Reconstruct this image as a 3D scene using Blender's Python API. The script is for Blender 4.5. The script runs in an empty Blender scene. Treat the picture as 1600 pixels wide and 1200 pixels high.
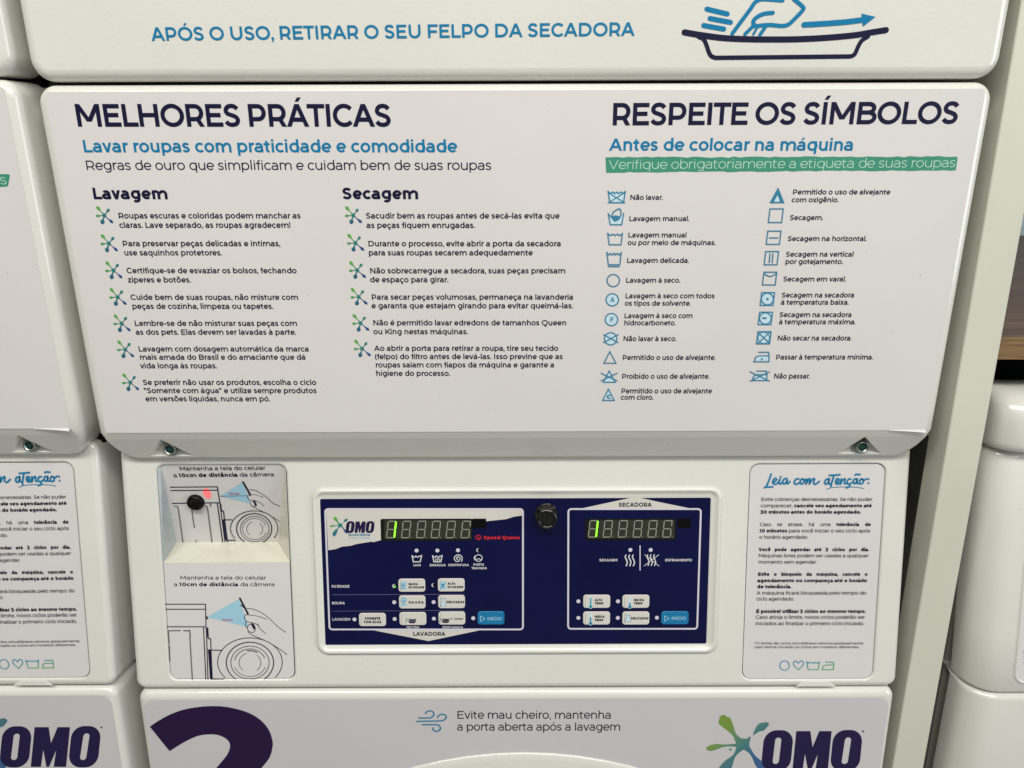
import bpy, math, random, unicodedata
from mathutils import Vector, Matrix
from mathutils.geometry import tessellate_polygon
random.seed(7)
SC = bpy.context.scene
COL = SC.collection
R = math.radians

# ------------------------------------------------------------------ camera, world, lights, exposure
CZ = 1.40                                   # camera height above the floor
PITCH, ROLL, F = R(16.5), 0.0035, 1200.0    # F in pixels of a 1600 px wide frame
cam = bpy.data.cameras.new('camera'); cam.lens = 36*F/1600; cam.sensor_width = 36
cam.clip_start = .01; cam.clip_end = 60
camo = bpy.data.objects.new('camera', cam); COL.objects.link(camo); SC.camera = camo
fw = Vector((0, math.cos(PITCH), -math.sin(PITCH))); u0 = Vector((0, math.sin(PITCH), math.cos(PITCH))); x0 = Vector((1, 0, 0))
up = u0*math.cos(ROLL)+x0*math.sin(ROLL); rt = x0*math.cos(ROLL)-u0*math.sin(ROLL)
CP = Vector((0, 0, CZ))
m = Matrix.Identity(4)
for i in range(3):
    m[i][0], m[i][1], m[i][2], m[i][3] = rt[i], up[i], -fw[i], CP[i]
camo.matrix_world = m

W = bpy.data.worlds.new('World'); SC.world = W; W.use_nodes = True
W.node_tree.nodes['Background'].inputs[0].default_value = (.84, .86, .84, 1)
W.node_tree.nodes['Background'].inputs[1].default_value = .20

def area(name, loc, target, sx, sy, power, col):
    l = bpy.data.lights.new(name, 'AREA'); l.shape = 'RECTANGLE'; l.size = sx; l.size_y = sy
    l.energy = power; l.color = col
    o = bpy.data.objects.new(name, l); COL.objects.link(o); o.location = loc
    o.rotation_euler = (Vector(target)-Vector(loc)).to_track_quat('-Z', 'Y').to_euler()
area('ceiling_lamp', (-.05, -.55, 2.55), (.0, -.1, 0), 2.2, .4, 44, (1, .965, .89))
area('ceiling_lamp', (.9, -2.2, 2.75), (.3, -1.6, 0), 1.8, .4, 16, (1, .98, .94))
area('shop_window', (2.7, -.9, 1.6), (0, .6, 1.15), 1.1, 1.6, 25, (.84, .93, 1))
SC.view_settings.view_transform = 'Standard'; SC.view_settings.look = 'None'
SC.view_settings.exposure = 0.06; SC.view_settings.gamma = 1

# ------------------------------------------------------------------ materials
def mat(name, col, rough=.4, metal=0, emit=None, noise=0, bump=0, bscale=400, spec=.5, coat=0, nscale=6):
    M = bpy.data.materials.new(name); M.use_nodes = True
    nt = M.node_tree; b = nt.nodes['Principled BSDF']
    b.inputs['Base Color'].default_value = (*col, 1); b.inputs['Roughness'].default_value = rough
    b.inputs['Metallic'].default_value = metal; b.inputs['Specular IOR Level'].default_value = spec
    b.inputs['Coat Weight'].default_value = coat; b.inputs['Coat Roughness'].default_value = .07
    if emit:
        b.inputs['Emission Color'].default_value = (*emit[0], 1); b.inputs['Emission Strength'].default_value = emit[1]
    if noise or bump:
        tc = nt.nodes.new('ShaderNodeTexCoord')
    if noise:
        n = nt.nodes.new('ShaderNodeTexNoise'); n.inputs['Scale'].default_value = nscale; n.inputs['Detail'].default_value = 6
        n2 = nt.nodes.new('ShaderNodeTexNoise'); n2.inputs['Scale'].default_value = nscale*40; n2.inputs['Detail'].default_value = 3
        nt.links.new(tc.outputs['Object'], n.inputs['Vector']); nt.links.new(tc.outputs['Object'], n2.inputs['Vector'])
        r1 = nt.nodes.new('ShaderNodeMapRange'); r1.inputs['From Min'].default_value = .3; r1.inputs['From Max'].default_value = .7
        r1.inputs['To Min'].default_value = 1-noise; r1.inputs['To Max'].default_value = 1
        nt.links.new(n.outputs['Fac'], r1.inputs['Value'])
        r2 = nt.nodes.new('ShaderNodeMapRange'); r2.inputs['From Min'].default_value = .22; r2.inputs['From Max'].default_value = .27
        r2.inputs['To Min'].default_value = .72; r2.inputs['To Max'].default_value = 1
        nt.links.new(n2.outputs['Fac'], r2.inputs['Value'])
        mm = nt.nodes.new('ShaderNodeMath'); mm.operation = 'MULTIPLY'
        nt.links.new(r1.outputs[0], mm.inputs[0]); nt.links.new(r2.outputs[0], mm.inputs[1])
        vm = nt.nodes.new('ShaderNodeVectorMath'); vm.operation = 'SCALE'; vm.inputs[0].default_value = col
        nt.links.new(mm.outputs[0], vm.inputs['Scale']); nt.links.new(vm.outputs[0], b.inputs['Base Color'])
        r3 = nt.nodes.new('ShaderNodeMapRange'); r3.inputs['To Min'].default_value = rough*.8; r3.inputs['To Max'].default_value = rough*1.25
        nt.links.new(n.outputs['Fac'], r3.inputs['Value']); nt.links.new(r3.outputs[0], b.inputs['Roughness'])
    if bump:
        n3 = nt.nodes.new('ShaderNodeTexNoise'); n3.inputs['Scale'].default_value = bscale; n3.inputs['Detail'].default_value = 2
        nt.links.new(tc.outputs['Object'], n3.inputs['Vector'])
        bp = nt.nodes.new('ShaderNodeBump'); bp.inputs['Strength'].default_value = bump; bp.inputs['Distance'].default_value = .0004
        nt.links.new(n3.outputs['Fac'], bp.inputs['Height']); nt.links.new(bp.outputs[0], b.inputs['Normal'])
    return M

M_BODY = mat('cream_enamel', (.67, .668, .622), .26, noise=.06, bump=.3, bscale=260, coat=.6)
M_TOP = M_BODY
M_SIDE = mat('shaded_cabinet_enamel', (.36, .37, .33), .4, noise=.08)  # enamel darkened: shade of the narrow gaps is put into the colour
M_VINYL = mat('printed_vinyl', (.65, .625, .62), .34, noise=.05, bump=.35, bscale=22, nscale=4, coat=.15)
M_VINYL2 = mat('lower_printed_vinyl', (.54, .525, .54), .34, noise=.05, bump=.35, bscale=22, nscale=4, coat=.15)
M_CARD = mat('card_vinyl', (.61, .59, .59), .33, noise=.03)
M_NAVY = mat('navy_ink', (.006, .006, .034), .45, spec=.22)
M_BLUE = mat('blue_ink', (.003, .165, .34), .45, spec=.22)
M_ICON = mat('symbol_ink', (.03, .19, .32), .4)
M_ICONF = mat('pale_blue_ink', (.50, .66, .74), .4)
M_GREEN = mat('green_ink', (.04, .255, .165), .45, noise=.1, nscale=30)
M_GTXT = mat('pale_green_ink', (.42, .62, .50), .4)
M_PURPLE = mat('dark_purple_ink', (.016, .004, .040), .45, spec=.22)
M_OMO = mat('logo_navy_ink', (.012, .008, .05), .45, spec=.22)
M_OVER = mat('navy_overlay', (.0015, .0030, .045), .30, noise=.25, spec=.3, nscale=14, bump=.3, bscale=40)
M_LILAC = mat('lilac_ink', (.56, .54, .62), .4)
M_PALE = mat('pale_ink', (.60, .60, .62), .4)
M_DIM = mat('dim_line_ink', (.12, .13, .22), .4)
M_SWOOSH = mat('off_white_ink', (.56, .54, .50), .4)
M_KEY = mat('button_plastic', (.58, .56, .52), .4)
M_KEYB = mat('blue_button_plastic', (.004, .15, .33), .4)
M_BLACK = mat('black_plastic_and_shade', (.002, .002, .002), .3, spec=.2)
M_SMOKE = mat('smoked_display', (.006, .007, .005), .1, spec=.4)
M_SEGB = mat('digit_block', (.028, .031, .022), .4, spec=.2)
M_SEG = mat('unlit_segment', (.25, .26, .21), .4)
M_LIT = mat('lit_segment', (.2, .9, .02), .4, emit=((.30, 1, .03), 1.1))
M_GLOW = mat('lit_led', (.1, .6, .05), .4, emit=((.2, 1, .05), .5))
M_REDI = mat('red_ink', (.50, .012, .02), .4)
M_REDGLOW = mat('red_led_glow', (.9, .2, .2), .5, emit=((1, .12, .12), .38))
M_MAG = mat('magenta_ink', (.45, .06, .16), .4)
M_CONE = mat('light_blue_ink', (.30, .52, .64), .4)
M_TEAL = mat('teal_ink', (.02, .26, .30), .4)
M_INK = mat('line_ink', (.010, .010, .028), .45, spec=.22)
M_GREY = mat('grey_ink', (.12, .12, .13), .4)
M_METAL = mat('zinc_metal', (.36, .42, .38), .28, metal=1, noise=.3, nscale=60)
M_BOLTD = mat('dark_green_metal', (.03, .09, .08), .3, metal=.7)
M_DMETAL = mat('dark_metal', (.02, .02, .02), .25, metal=.6)
M_CHROME = mat('chrome', (.6, .6, .58), .15, metal=1)
M_BOARD = mat('filler_laminate', (.58, .575, .49), .5, noise=.06, nscale=9)
M_WALL = mat('pale_wall_paint', (.42, .52, .54), .8, noise=.05)
M_FLOOR = mat('floor_tile', (.36, .35, .33), .4, noise=.1)
M_GLASS = mat('dark_door_glass', (.02, .025, .03), .08)
M_LEDGE = mat('glossy_ledge', (.68, .66, .56), .25, coat=.5, noise=.10, nscale=60, bump=.8, bscale=120)

def gradient(name, stops):
    M = bpy.data.materials.new(name); M.use_nodes = True; nt = M.node_tree; b = nt.nodes['Principled BSDF']
    b.inputs['Roughness'].default_value = .4
    tc = nt.nodes.new('ShaderNodeTexCoord'); sp = nt.nodes.new('ShaderNodeSeparateXYZ')
    nt.links.new(tc.outputs['Generated'], sp.inputs[0])
    a = nt.nodes.new('ShaderNodeMath'); a.operation = 'SUBTRACT'
    nt.links.new(sp.outputs['Y'], a.inputs[0]); nt.links.new(sp.outputs['X'], a.inputs[1])
    r = nt.nodes.new('ShaderNodeMapRange'); r.inputs['From Min'].default_value = -.7; r.inputs['From Max'].default_value = .8
    nt.links.new(a.outputs[0], r.inputs['Value'])
    cr = nt.nodes.new('ShaderNodeValToRGB'); e = cr.color_ramp.elements
    e[0].color = (*stops[0], 1); e[1].color = (*stops[2], 1); e[0].position = .2; e[1].position = .8
    k = e.new(.5); k.color = (*stops[1], 1)
    nt.links.new(r.outputs[0], cr.inputs[0]); nt.links.new(cr.outputs[0], b.inputs['Base Color'])
    return M
M_SPLASH = gradient('splash_gradient', [(.012, .06, .20), (.02, .20, .16), (.09, .34, .06)])
M_SPLB = gradient('logo_splash_gradient', [(.03, .10, .24), (.06, .19, .17), (.16, .27, .04)])
M_LINEG = gradient('symbol_gradient', [(.10, .36, .16), (.02, .28, .33), (.02, .22, .42)])

def wood(name, c1, c2, sc):
    M = bpy.data.materials.new(name); M.use_nodes = True; nt = M.node_tree; b = nt.nodes['Principled BSDF']
    b.inputs['Roughness'].default_value = .5
    tc = nt.nodes.new('ShaderNodeTexCoord'); mp = nt.nodes.new('ShaderNodeMapping'); mp.inputs['Scale'].default_value = sc
    nt.links.new(tc.outputs['Object'], mp.inputs[0])
    n = nt.nodes.new('ShaderNodeTexNoise'); n.inputs['Scale'].default_value = 5; n.inputs['Detail'].default_value = 8; n.inputs['Roughness'].default_value = .65
    nt.links.new(mp.outputs[0], n.inputs['Vector'])
    cr = nt.nodes.new('ShaderNodeValToRGB'); cr.color_ramp.elements[0].position = .35; cr.color_ramp.elements[1].position = .66
    cr.color_ramp.elements[0].color = (*c1, 1); cr.color_ramp.elements[1].color = (*c2, 1)
    nt.links.new(n.outputs['Fac'], cr.inputs[0]); nt.links.new(cr.outputs[0], b.inputs['Base Color'])
    bp = nt.nodes.new('ShaderNodeBump'); bp.inputs['Strength'].default_value = .3; bp.inputs['Distance'].default_value = .001
    nt.links.new(n.outputs['Fac'], bp.inputs['Height']); nt.links.new(bp.outputs[0], b.inputs['Normal'])
    return M
M_WOOD = wood('shelf_laminate', (.065, .032, .022), (.18, .10, .068), (1.2, 22, 22))
M_PLY = wood('shelf_edge_band', (.07, .035, .012), (.30, .18, .07), (2, 20, 110))

# ------------------------------------------------------------------ object helpers
WM = {}
def place(o, parent, world):
    COL.objects.link(o); WM[o] = world
    if parent is not None:
        o.parent = parent; o.matrix_basis = WM[parent].inverted() @ world
    else:
        o.matrix_basis = world
    return o
def empty(name, loc, label, cat, group=None):
    o = bpy.data.objects.new(name, None); o.empty_display_size = .05
    place(o, None, Matrix.Translation(loc)); o['label'] = label; o['category'] = cat
    if group: o['group'] = group
    return o

class MB:
    def __init__(s): s.v = []; s.f = []; s.sm = []
    def poly(s, pts, h=0., sm=False):
        b = len(s.v); s.v += [(p[0], p[1], h if len(p) < 3 else p[2]) for p in pts]; s.f.append(tuple(range(b, b+len(pts)))); s.sm.append(sm)
    def tess(s, loops, h):
        ls = [[Vector((p[0], p[1], 0)) for p in L] for L in loops]
        b = len(s.v); flat = [p for L in ls for p in L]; s.v += [(p.x, p.y, h) for p in flat]
        for t in tessellate_polygon(ls):
            a, c, d = (flat[i] for i in t)
            if (c-a).cross(d-a).z < 0: t = (t[0], t[2], t[1])
            s.f.append(tuple(b+i for i in t)); s.sm.append(False)
    def loops(s, rings, cap=None, close=True, sm=True):
        """rings of equal length, 3-d points; counter-clockwise rings going outwards/backwards"""
        b = len(s.v); n = len(rings[0])
        for r in rings: s.v += [tuple(p) for p in r]
        for k in range(len(rings)-1):
            for i in range(n if close else n-1):
                j = (i+1) % n
                s.f.append((b+k*n+i, b+(k+1)*n+i, b+(k+1)*n+j, b+k*n+j)); s.sm.append(sm)
        if cap == 'first': s.f.append(tuple(b+i for i in range(n))); s.sm.append(False)
        if cap == 'last': s.f.append(tuple(b+(len(rings)-1)*n+i for i in range(n))); s.sm.append(False)
    def stroke(s, pts, w, h=0., closed=False, rnd=False):
        """flat ribbon along pts; w number or per point list"""
        P = [Vector((p[0], p[1])) for p in pts]; n = len(P)
        ws = [w]*n if not isinstance(w, (list, tuple)) else list(w)
        if rnd and not closed:
            for idx in (0, n-1):
                s.disc(P[idx].x, P[idx].y, ws[idx]/2, h-1e-5, 12)
        L = []; Rr = []
        for i in range(n):
            if closed: a, c = P[i-1], P[(i+1) % n]
            else: a, c = P[max(i-1, 0)], P[min(i+1, n-1)]
            d1 = (P[i]-a); d2 = (c-P[i])
            if d1.length < 1e-9: d1 = d2
            if d2.length < 1e-9: d2 = d1
            d1 = d1.normalized(); d2 = d2.normalized(); t = (d1+d2)
            if t.length < 1e-6: t = d1
            t = t.normalized(); nn = Vector((-t.y, t.x)); k = nn.dot(Vector((-d1.y, d1.x)))
            k = 1/max(k, .45); L.append(P[i]+nn*ws[i]/2*k); Rr.append(P[i]-nn*ws[i]/2*k)
        for i in range(n if closed else n-1):
            j = (i+1) % n; s.poly([L[i], Rr[i], Rr[j], L[j]], h)
    def disc(s, x, y, r, h=0., n=14, ry=None):
        s.poly([(x+r*math.cos(2*math.pi*i/n), y+(ry or r)*math.sin(2*math.pi*i/n)) for i in range(n)], h)
    def box(s, lo, hi):
        x, y, z = lo; X, Y, Z = hi; b = len(s.v)
        s.v += [(x, y, z), (X, y, z), (X, Y, z), (x, Y, z), (x, y, Z), (X, y, Z), (X, Y, Z), (x, Y, Z)]
        for f in ((0, 3, 2, 1), (4, 5, 6, 7), (0, 1, 5, 4), (1, 2, 6, 5), (2, 3, 7, 6), (3, 0, 4, 7)):
            s.f.append(tuple(b+i for i in f)); s.sm.append(False)
    def build(s, name, material, parent, world, label=None, kind=None):
        me = bpy.data.meshes.new(name); me.from_pydata(s.v, [], s.f); me.polygons.foreach_set('use_smooth', s.sm)
        me.materials.append(material); me.update()
        o = bpy.data.objects.new(name, me); place(o, parent, world)
        if label: o['label'] = label
        if kind: o['kind'] = kind
        return o

class Plane:
    """a flat face: origin, u to the right, v upwards, n towards the viewer"""
    def __init__(s, o, v, u=(1, 0, 0)):
        s.o = Vector(o); s.u = Vector(u).normalized(); s.v = Vector(v).normalized(); s.n = s.u.cross(s.v)
        M = Matrix.Identity(4)
        for i in range(3): M[i][0], M[i][1], M[i][2], M[i][3] = s.u[i], s.v[i], s.n[i], s.o[i]
        s.M = M; s.sh = (0, 0, 0)
    def uv(s, px, py):
        d = fw+rt*((px-800)/F)+up*((600-py)/F)
        t = (s.o-CP).dot(s.n)/d.dot(s.n); p = CP+d*t-s.o
        x, y = p.dot(s.u), p.dot(s.v)
        a, dx, dy = s.sh
        if a or dx or dy: x, y = x*math.cos(a)-y*math.sin(a)+dx, x*math.sin(a)+y*math.cos(a)+dy
        return (x, y)
    def moved(s, dx, dz): return Plane(s.o+Vector((dx, 0, dz)), s.v, s.u)
class Z:
    """pixel coordinates read from an enlarged crop -> plane coordinates"""
    def __init__(s, P, ox, oy, k): s.P, s.ox, s.oy, s.k = P, ox, oy, k
    def __call__(s, x, y): return s.P.uv(s.ox+x/s.k, s.oy+y/s.k)
    def pts(s, L): return [s(*p) for p in L]
    def len(s, L, x=500, y=500):
        a, b = s(x, y), s(x+L, y); return math.hypot(a[0]-b[0], a[1]-b[1])

def rrect(x0, y0, x1, y1, r, n=6, h=0.):
    """counter-clockwise rounded rectangle"""
    r = min(r, (x1-x0)/2, (y1-y0)/2); o = []
    for cx, cy, a in ((x1-r, y1-r, 0), (x0+r, y1-r, 90), (x0+r, y0+r, 180), (x1-r, y0+r, 270)):
        for i in range(n+1):
            t = R(a+90*i/n); o.append((cx+r*math.cos(t), cy+r*math.sin(t), h))
    return o
def slab(P, x0, y0, x1, y1, r, b, depth, material, name, parent, holes=(), label=None, nb=6, top=None):
    """rounded panel: flat front at height 0, rounded edge of radius b, sides going back"""
    mb = MB(); rings = []
    for k in range(nb+1):
        a = math.pi/2*k/nb; ins = b*(1-math.sin(a)); hh = -b*(1-math.cos(a))
        rings.append(rrect(x0+ins, y0+ins, x1-ins, y1-ins, max(r-ins, .0005), 8, hh))
    rings.append(rrect(x0, y0, x1, y1, r, 8, -depth))
    mb.loops(rings)
    inner = rings[0]
    hl = []
    for (a0, b0, a1, b1, hr, hb, hd) in holes:
        lip = []
        for k in range(4):
            a = math.pi/2*k/3; o = hb*(1-math.sin(a)); hh = -hb*(1-math.cos(a))
            lip.append(rrect(a0-o, b0-o, a1+o, b1+o, hr+o, 8, hh))
        lip.append(rrect(a0, b0, a1, b1, hr, 8, -hd))
        mb.loops([list(reversed(q)) for q in lip]); hl.append(lip[0])
    if hl: mb.tess([inner]+[list(reversed(q)) for q in hl], 0)
    else: mb.poly(inner, 0)
    return mb.build(name, material, parent, P.M, label)

# ------------------------------------------------------------------ a geometric sans drawn from strokes
def arc(cx, cy, rx, ry, a0, a1, n=10):
    return [(cx+rx*math.cos(R(a0+(a1-a0)*i/n)), cy+ry*math.sin(R(a0+(a1-a0)*i/n))) for i in range(n+1)]
def spline(P, n=4):
    o = []
    for i in range(len(P)-1):
        p0, p1, p2, p3 = P[max(i-1, 0)], P[i], P[i+1], P[min(i+2, len(P)-1)]
        for k in range(n):
            t = k/n; o.append(tuple(.5*((2*b)+(-a+c)*t+(2*a-5*b+4*c-d)*t*t+(-a+3*b-3*c+d)*t**3) for a, b, c, d in zip(p0, p1, p2, p3)))
    o.append(P[-1]); return o
SPTS = [(.97, .84), (.78, .96), (.5, 1), (.2, .94), (.05, .75), (.18, .59), (.5, .51), (.83, .41), (.96, .24), (.82, .06), (.5, 0), (.2, .04), (.0, .17)]
CAPH, XH, ASC, DSC = .70, .55, .745, -.19
GC = {}
def glyph(ch, w):
    key = (ch, w)
    if key in GC: return GC[key]
    h = w/2; S = []; C = CAPH; X = XH
    def st(*p, closed=False): S.append(('s', list(p), closed))
    def lst(p, closed=False): S.append(('s', p, closed))
    def dg(xa, ya, xb, yb, ww=None):
        ww = ww or w; q = ww*math.hypot(xb-xa, yb-ya)/abs(yb-ya)/2
        S.append(('p', [(xa-q, ya), (xa+q, ya), (xb+q, yb), (xb-q, yb)]))
    def dgi(xl, ya, xr, yb, side):      # diagonal whose ends stay inside [xl, xr]
        q = w*.56; dg(xl+q, ya, xr-q, yb)
    def sshape(x0, y0, x1, y1):
        lst([(x0+h+(x1-x0-w)*a, y0+h+(y1-y0-w)*b) for a, b in spline(SPTS, 3)])
    L = .085
    a = .6
    if ch == ' ': a = .27
    elif ch == 'A': a = .74; dgi(.01, 0, .37+w*.56, C, 0); dgi(.73, 0, .37-w*.56, C, 0) if False else dg(.73-w*.56, 0, .37, C); st((.15, .22), (.59, .22))
    elif ch == 'B':
        a = .74; st((L+h, 0), (L+h, C)); m = .37
        lst([(L, C-h), (.42, C-h)]+arc(.42, (C-h+m)/2, .19-h*.3, (C-h-m)/2, 90, -90)+[(.42, m), (L, m)])
        lst([(L, m), (.44, m)]+arc(.44, (m+h)/2, .23-h*.5, (m-h)/2, 90, -90)+[(.44, h), (L, h)])
    elif ch == 'C': a = .72; lst(arc(.41, C/2, .36-h, C/2+.01-h, 42, 318, 20))
    elif ch == 'D':
        a = .81; st((L+h, 0), (L+h, C)); lst([(L, C-h), (.38, C-h)]+arc(.38, C/2, .37-h, C/2-h, 90, -90, 14)+[(.38, h), (L, h)])
    elif ch == 'E': a = .66; st((L+h, 0), (L+h, C)); st((L, C-h), (.60, C-h)); st((L, .36), (.55, .36)); st((L, h), (.61, h))
    elif ch == 'F': a = .63; st((L+h, 0), (L+h, C)); st((L, C-h), (.60, C-h)); st((L, .33), (.55, .33))
    elif ch == 'G': a = .78; lst(arc(.41, C/2, .36-h, C/2+.01-h, 42, 318, 20)); st((.70-h, .09), (.70-h, .36))
    elif ch == 'H': a = .80; st((L+h, 0), (L+h, C)); st((.715-h, 0), (.715-h, C)); st((L, .36), (.71, .36))
    elif ch == 'I': a = L*2+w+.02; st((L+.01+h, 0), (L+.01+h, C))
    elif ch == 'J': a = .55; lst([(.14, C-h), (.47-h, C-h), (.47-h, .24)]+arc(.28, .2, .19-h, .21-h, 0, -140, 8))
    elif ch == 'K': a = .70; st((L+h, 0), (L+h, C)); dg(.15+h, .22, .63, C); dg(.66, 0, .30, .42)
    elif ch == 'L': a = .58; st((L+h, 0), (L+h, C)); st((L, h), (.56, h))
    elif ch == 'M': a = .94; st((L+h, 0), (L+h, C)); st((.855-h, 0), (.855-h, C)); dg(L+w*.5, C, .47, .16); dg(.855-w*.5, C, .47, .16)
    elif ch == 'N': a = .81; st((L+h, 0), (L+h, C)); st((.725-h, 0), (.725-h, C)); dg(L+w*.55, C, .725-w*.55, 0)
    elif ch == 'O': a = .84; lst(arc(.42, C/2, .375-h, C/2+.01-h, 0, 360, 26)[:-1], True)
    elif ch == 'Q': a = .84; lst(arc(.42, C/2, .375-h, C/2+.01-h, 0, 360, 26)[:-1], True); lst([(.40, .02), (.48, -.09), (.58, -.12), (.68, -.06)])
    elif ch in 'PR':
        a = .70; st((L+h, 0), (L+h, C)); m = .235
        lst([(L, C-h), (.39, C-h)]+arc(.39, (C-h+m)/2, .25-h, (C-h-m)/2, 90, -90)+[(.39, m), (L, m)])
        if ch == 'R': dg(.645-w*.55, 0, .44, .235)
    elif ch == 'S': a = .62; sshape(.045, -.008, .575, C+.008)
    elif ch == 'T': a = .58; st((.29, 0), (.29, C)); st((.01, C-h), (.57, C-h))
    elif ch == 'U': a = .79; lst([(L+h, C), (L+h, .30)]+arc(.395, .30, .31-h, .31-h, 180, 360, 14)+[(.705-h, C)])
    elif ch == 'V': a = .70; dg(.01+w*.56, C, .35, 0); dg(.69-w*.56, C, .35, 0)
    elif ch == 'W': a = 1.08; dg(.03+w*.5, C, .29, 0); dg(.54, C, .29, 0); dg(.54, C, .79, 0); dg(1.05-w*.5, C, .79, 0)
    elif ch == 'X': a = .66; dg(.02+w*.6, 0, .63-w*.6, C); dg(.64-w*.6, 0, .03+w*.6, C)
    elif ch == 'Y': a = .64; dg(.01+w*.6, C, .32, .24); dg(.63-w*.6, C, .32, .24); st((.32, 0), (.32, .27))
    elif ch == 'Z': a = .64; st((.05, C-h), (.59, C-h)); st((.05, h), (.60, h)); dg(.08+w*.5, w*.8, .56-w*.5, C-w*.8)
    elif ch == 'a':
        a = .565; lst(arc(.265, X-.205, .225-h, .21-h, 148, 0, 9)+[(.49-h, 0)])
        t = .315-h*.4; lst([(.49-h, t), (.24, t)]+arc(.22, (t+h)/2, .175-h*.6, (t-h)/2, 90, 270, 8)+[(.30, h)]+spline([(.36, h+.012), (.44, h+.055), (.49-h, .14)], 3))
    elif ch in 'bdpq':
        a = .645; cy = X/2; cx = .335
        lst(arc(cx, cy, .275-h, X/2+.008-h, 0, 360, 20)[:-1], True)
        xs = L+h-.01 if ch in 'bp' else a-L-h+.01
        st((xs, 0 if ch in 'bd' else DSC), (xs, ASC if ch in 'bd' else X))
    elif ch == 'o': a = .61; lst(arc(.305, X/2, .268-h, X/2+.008-h, 0, 360, 20)[:-1], True)
    elif ch == 'c': a = .535; lst(arc(.31, X/2, .27-h, X/2+.008-h, 46, 314, 16))
    elif ch == 'e': a = .585; lst(arc(.305, X/2, .265-h, X/2+.008-h, 0, 318, 18)+[]); st((.06+h*.5, X/2-.01), (.57-h, X/2-.01))
    elif ch == 'f': a = .33; lst([(.12+h, 0), (.12+h, .58)]+arc(.27, .58, .15-h, ASC-.58-h, 180, 80, 6)); st((.01, X-h-.02), (.31, X-h-.02))
    elif ch == 'g':
        a = .645; lst(arc(.33, X/2+.01, .275-h, X/2-h, 0, 360, 20)[:-1], True)
        lst([(.57-h, X), (.57-h, .04)]+arc(.33, .03, .24-h, .23-h, 0, -140, 9))
    elif ch in 'nhm':
        sx = .08; st((sx+h, 0), (sx+h, ASC if ch == 'h' else X))
        if ch == 'm':
            a = .96; r = (.88-sx+0)/4
            for c in (sx+r, sx+3*r): lst(arc(c+h*0, X-.22, r-h*.5, .228-h, 180, 0, 10)+[(c+r-h*.5, 0)])
        else:
            a = .625; lst(arc(.315, X-.235, .235-h, .243-h, 180, 0, 12)+[(.55-h, 0)])
    elif ch == 'u': a = .62; lst([(.075+h, X), (.075+h, .235)]+arc(.31, .235, .235-h, .243-h, 180, 360, 12)); st((.545-h, 0), (.545-h, X))
    elif ch == 'r': a = .37; st((.08+h, 0), (.08+h, X)); lst(arc(.345, X-.235, .265-h, .24-h, 180, 84, 7))
    elif ch in 'iıjȷ':
        a = .255; x = .1275
        if ch in 'iı': st((x, 0), (x, X))
        else: lst([(x, X), (x, -.05)]+arc(x-.13, -.05, .13, .14-h, 0, -80, 5))
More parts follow.
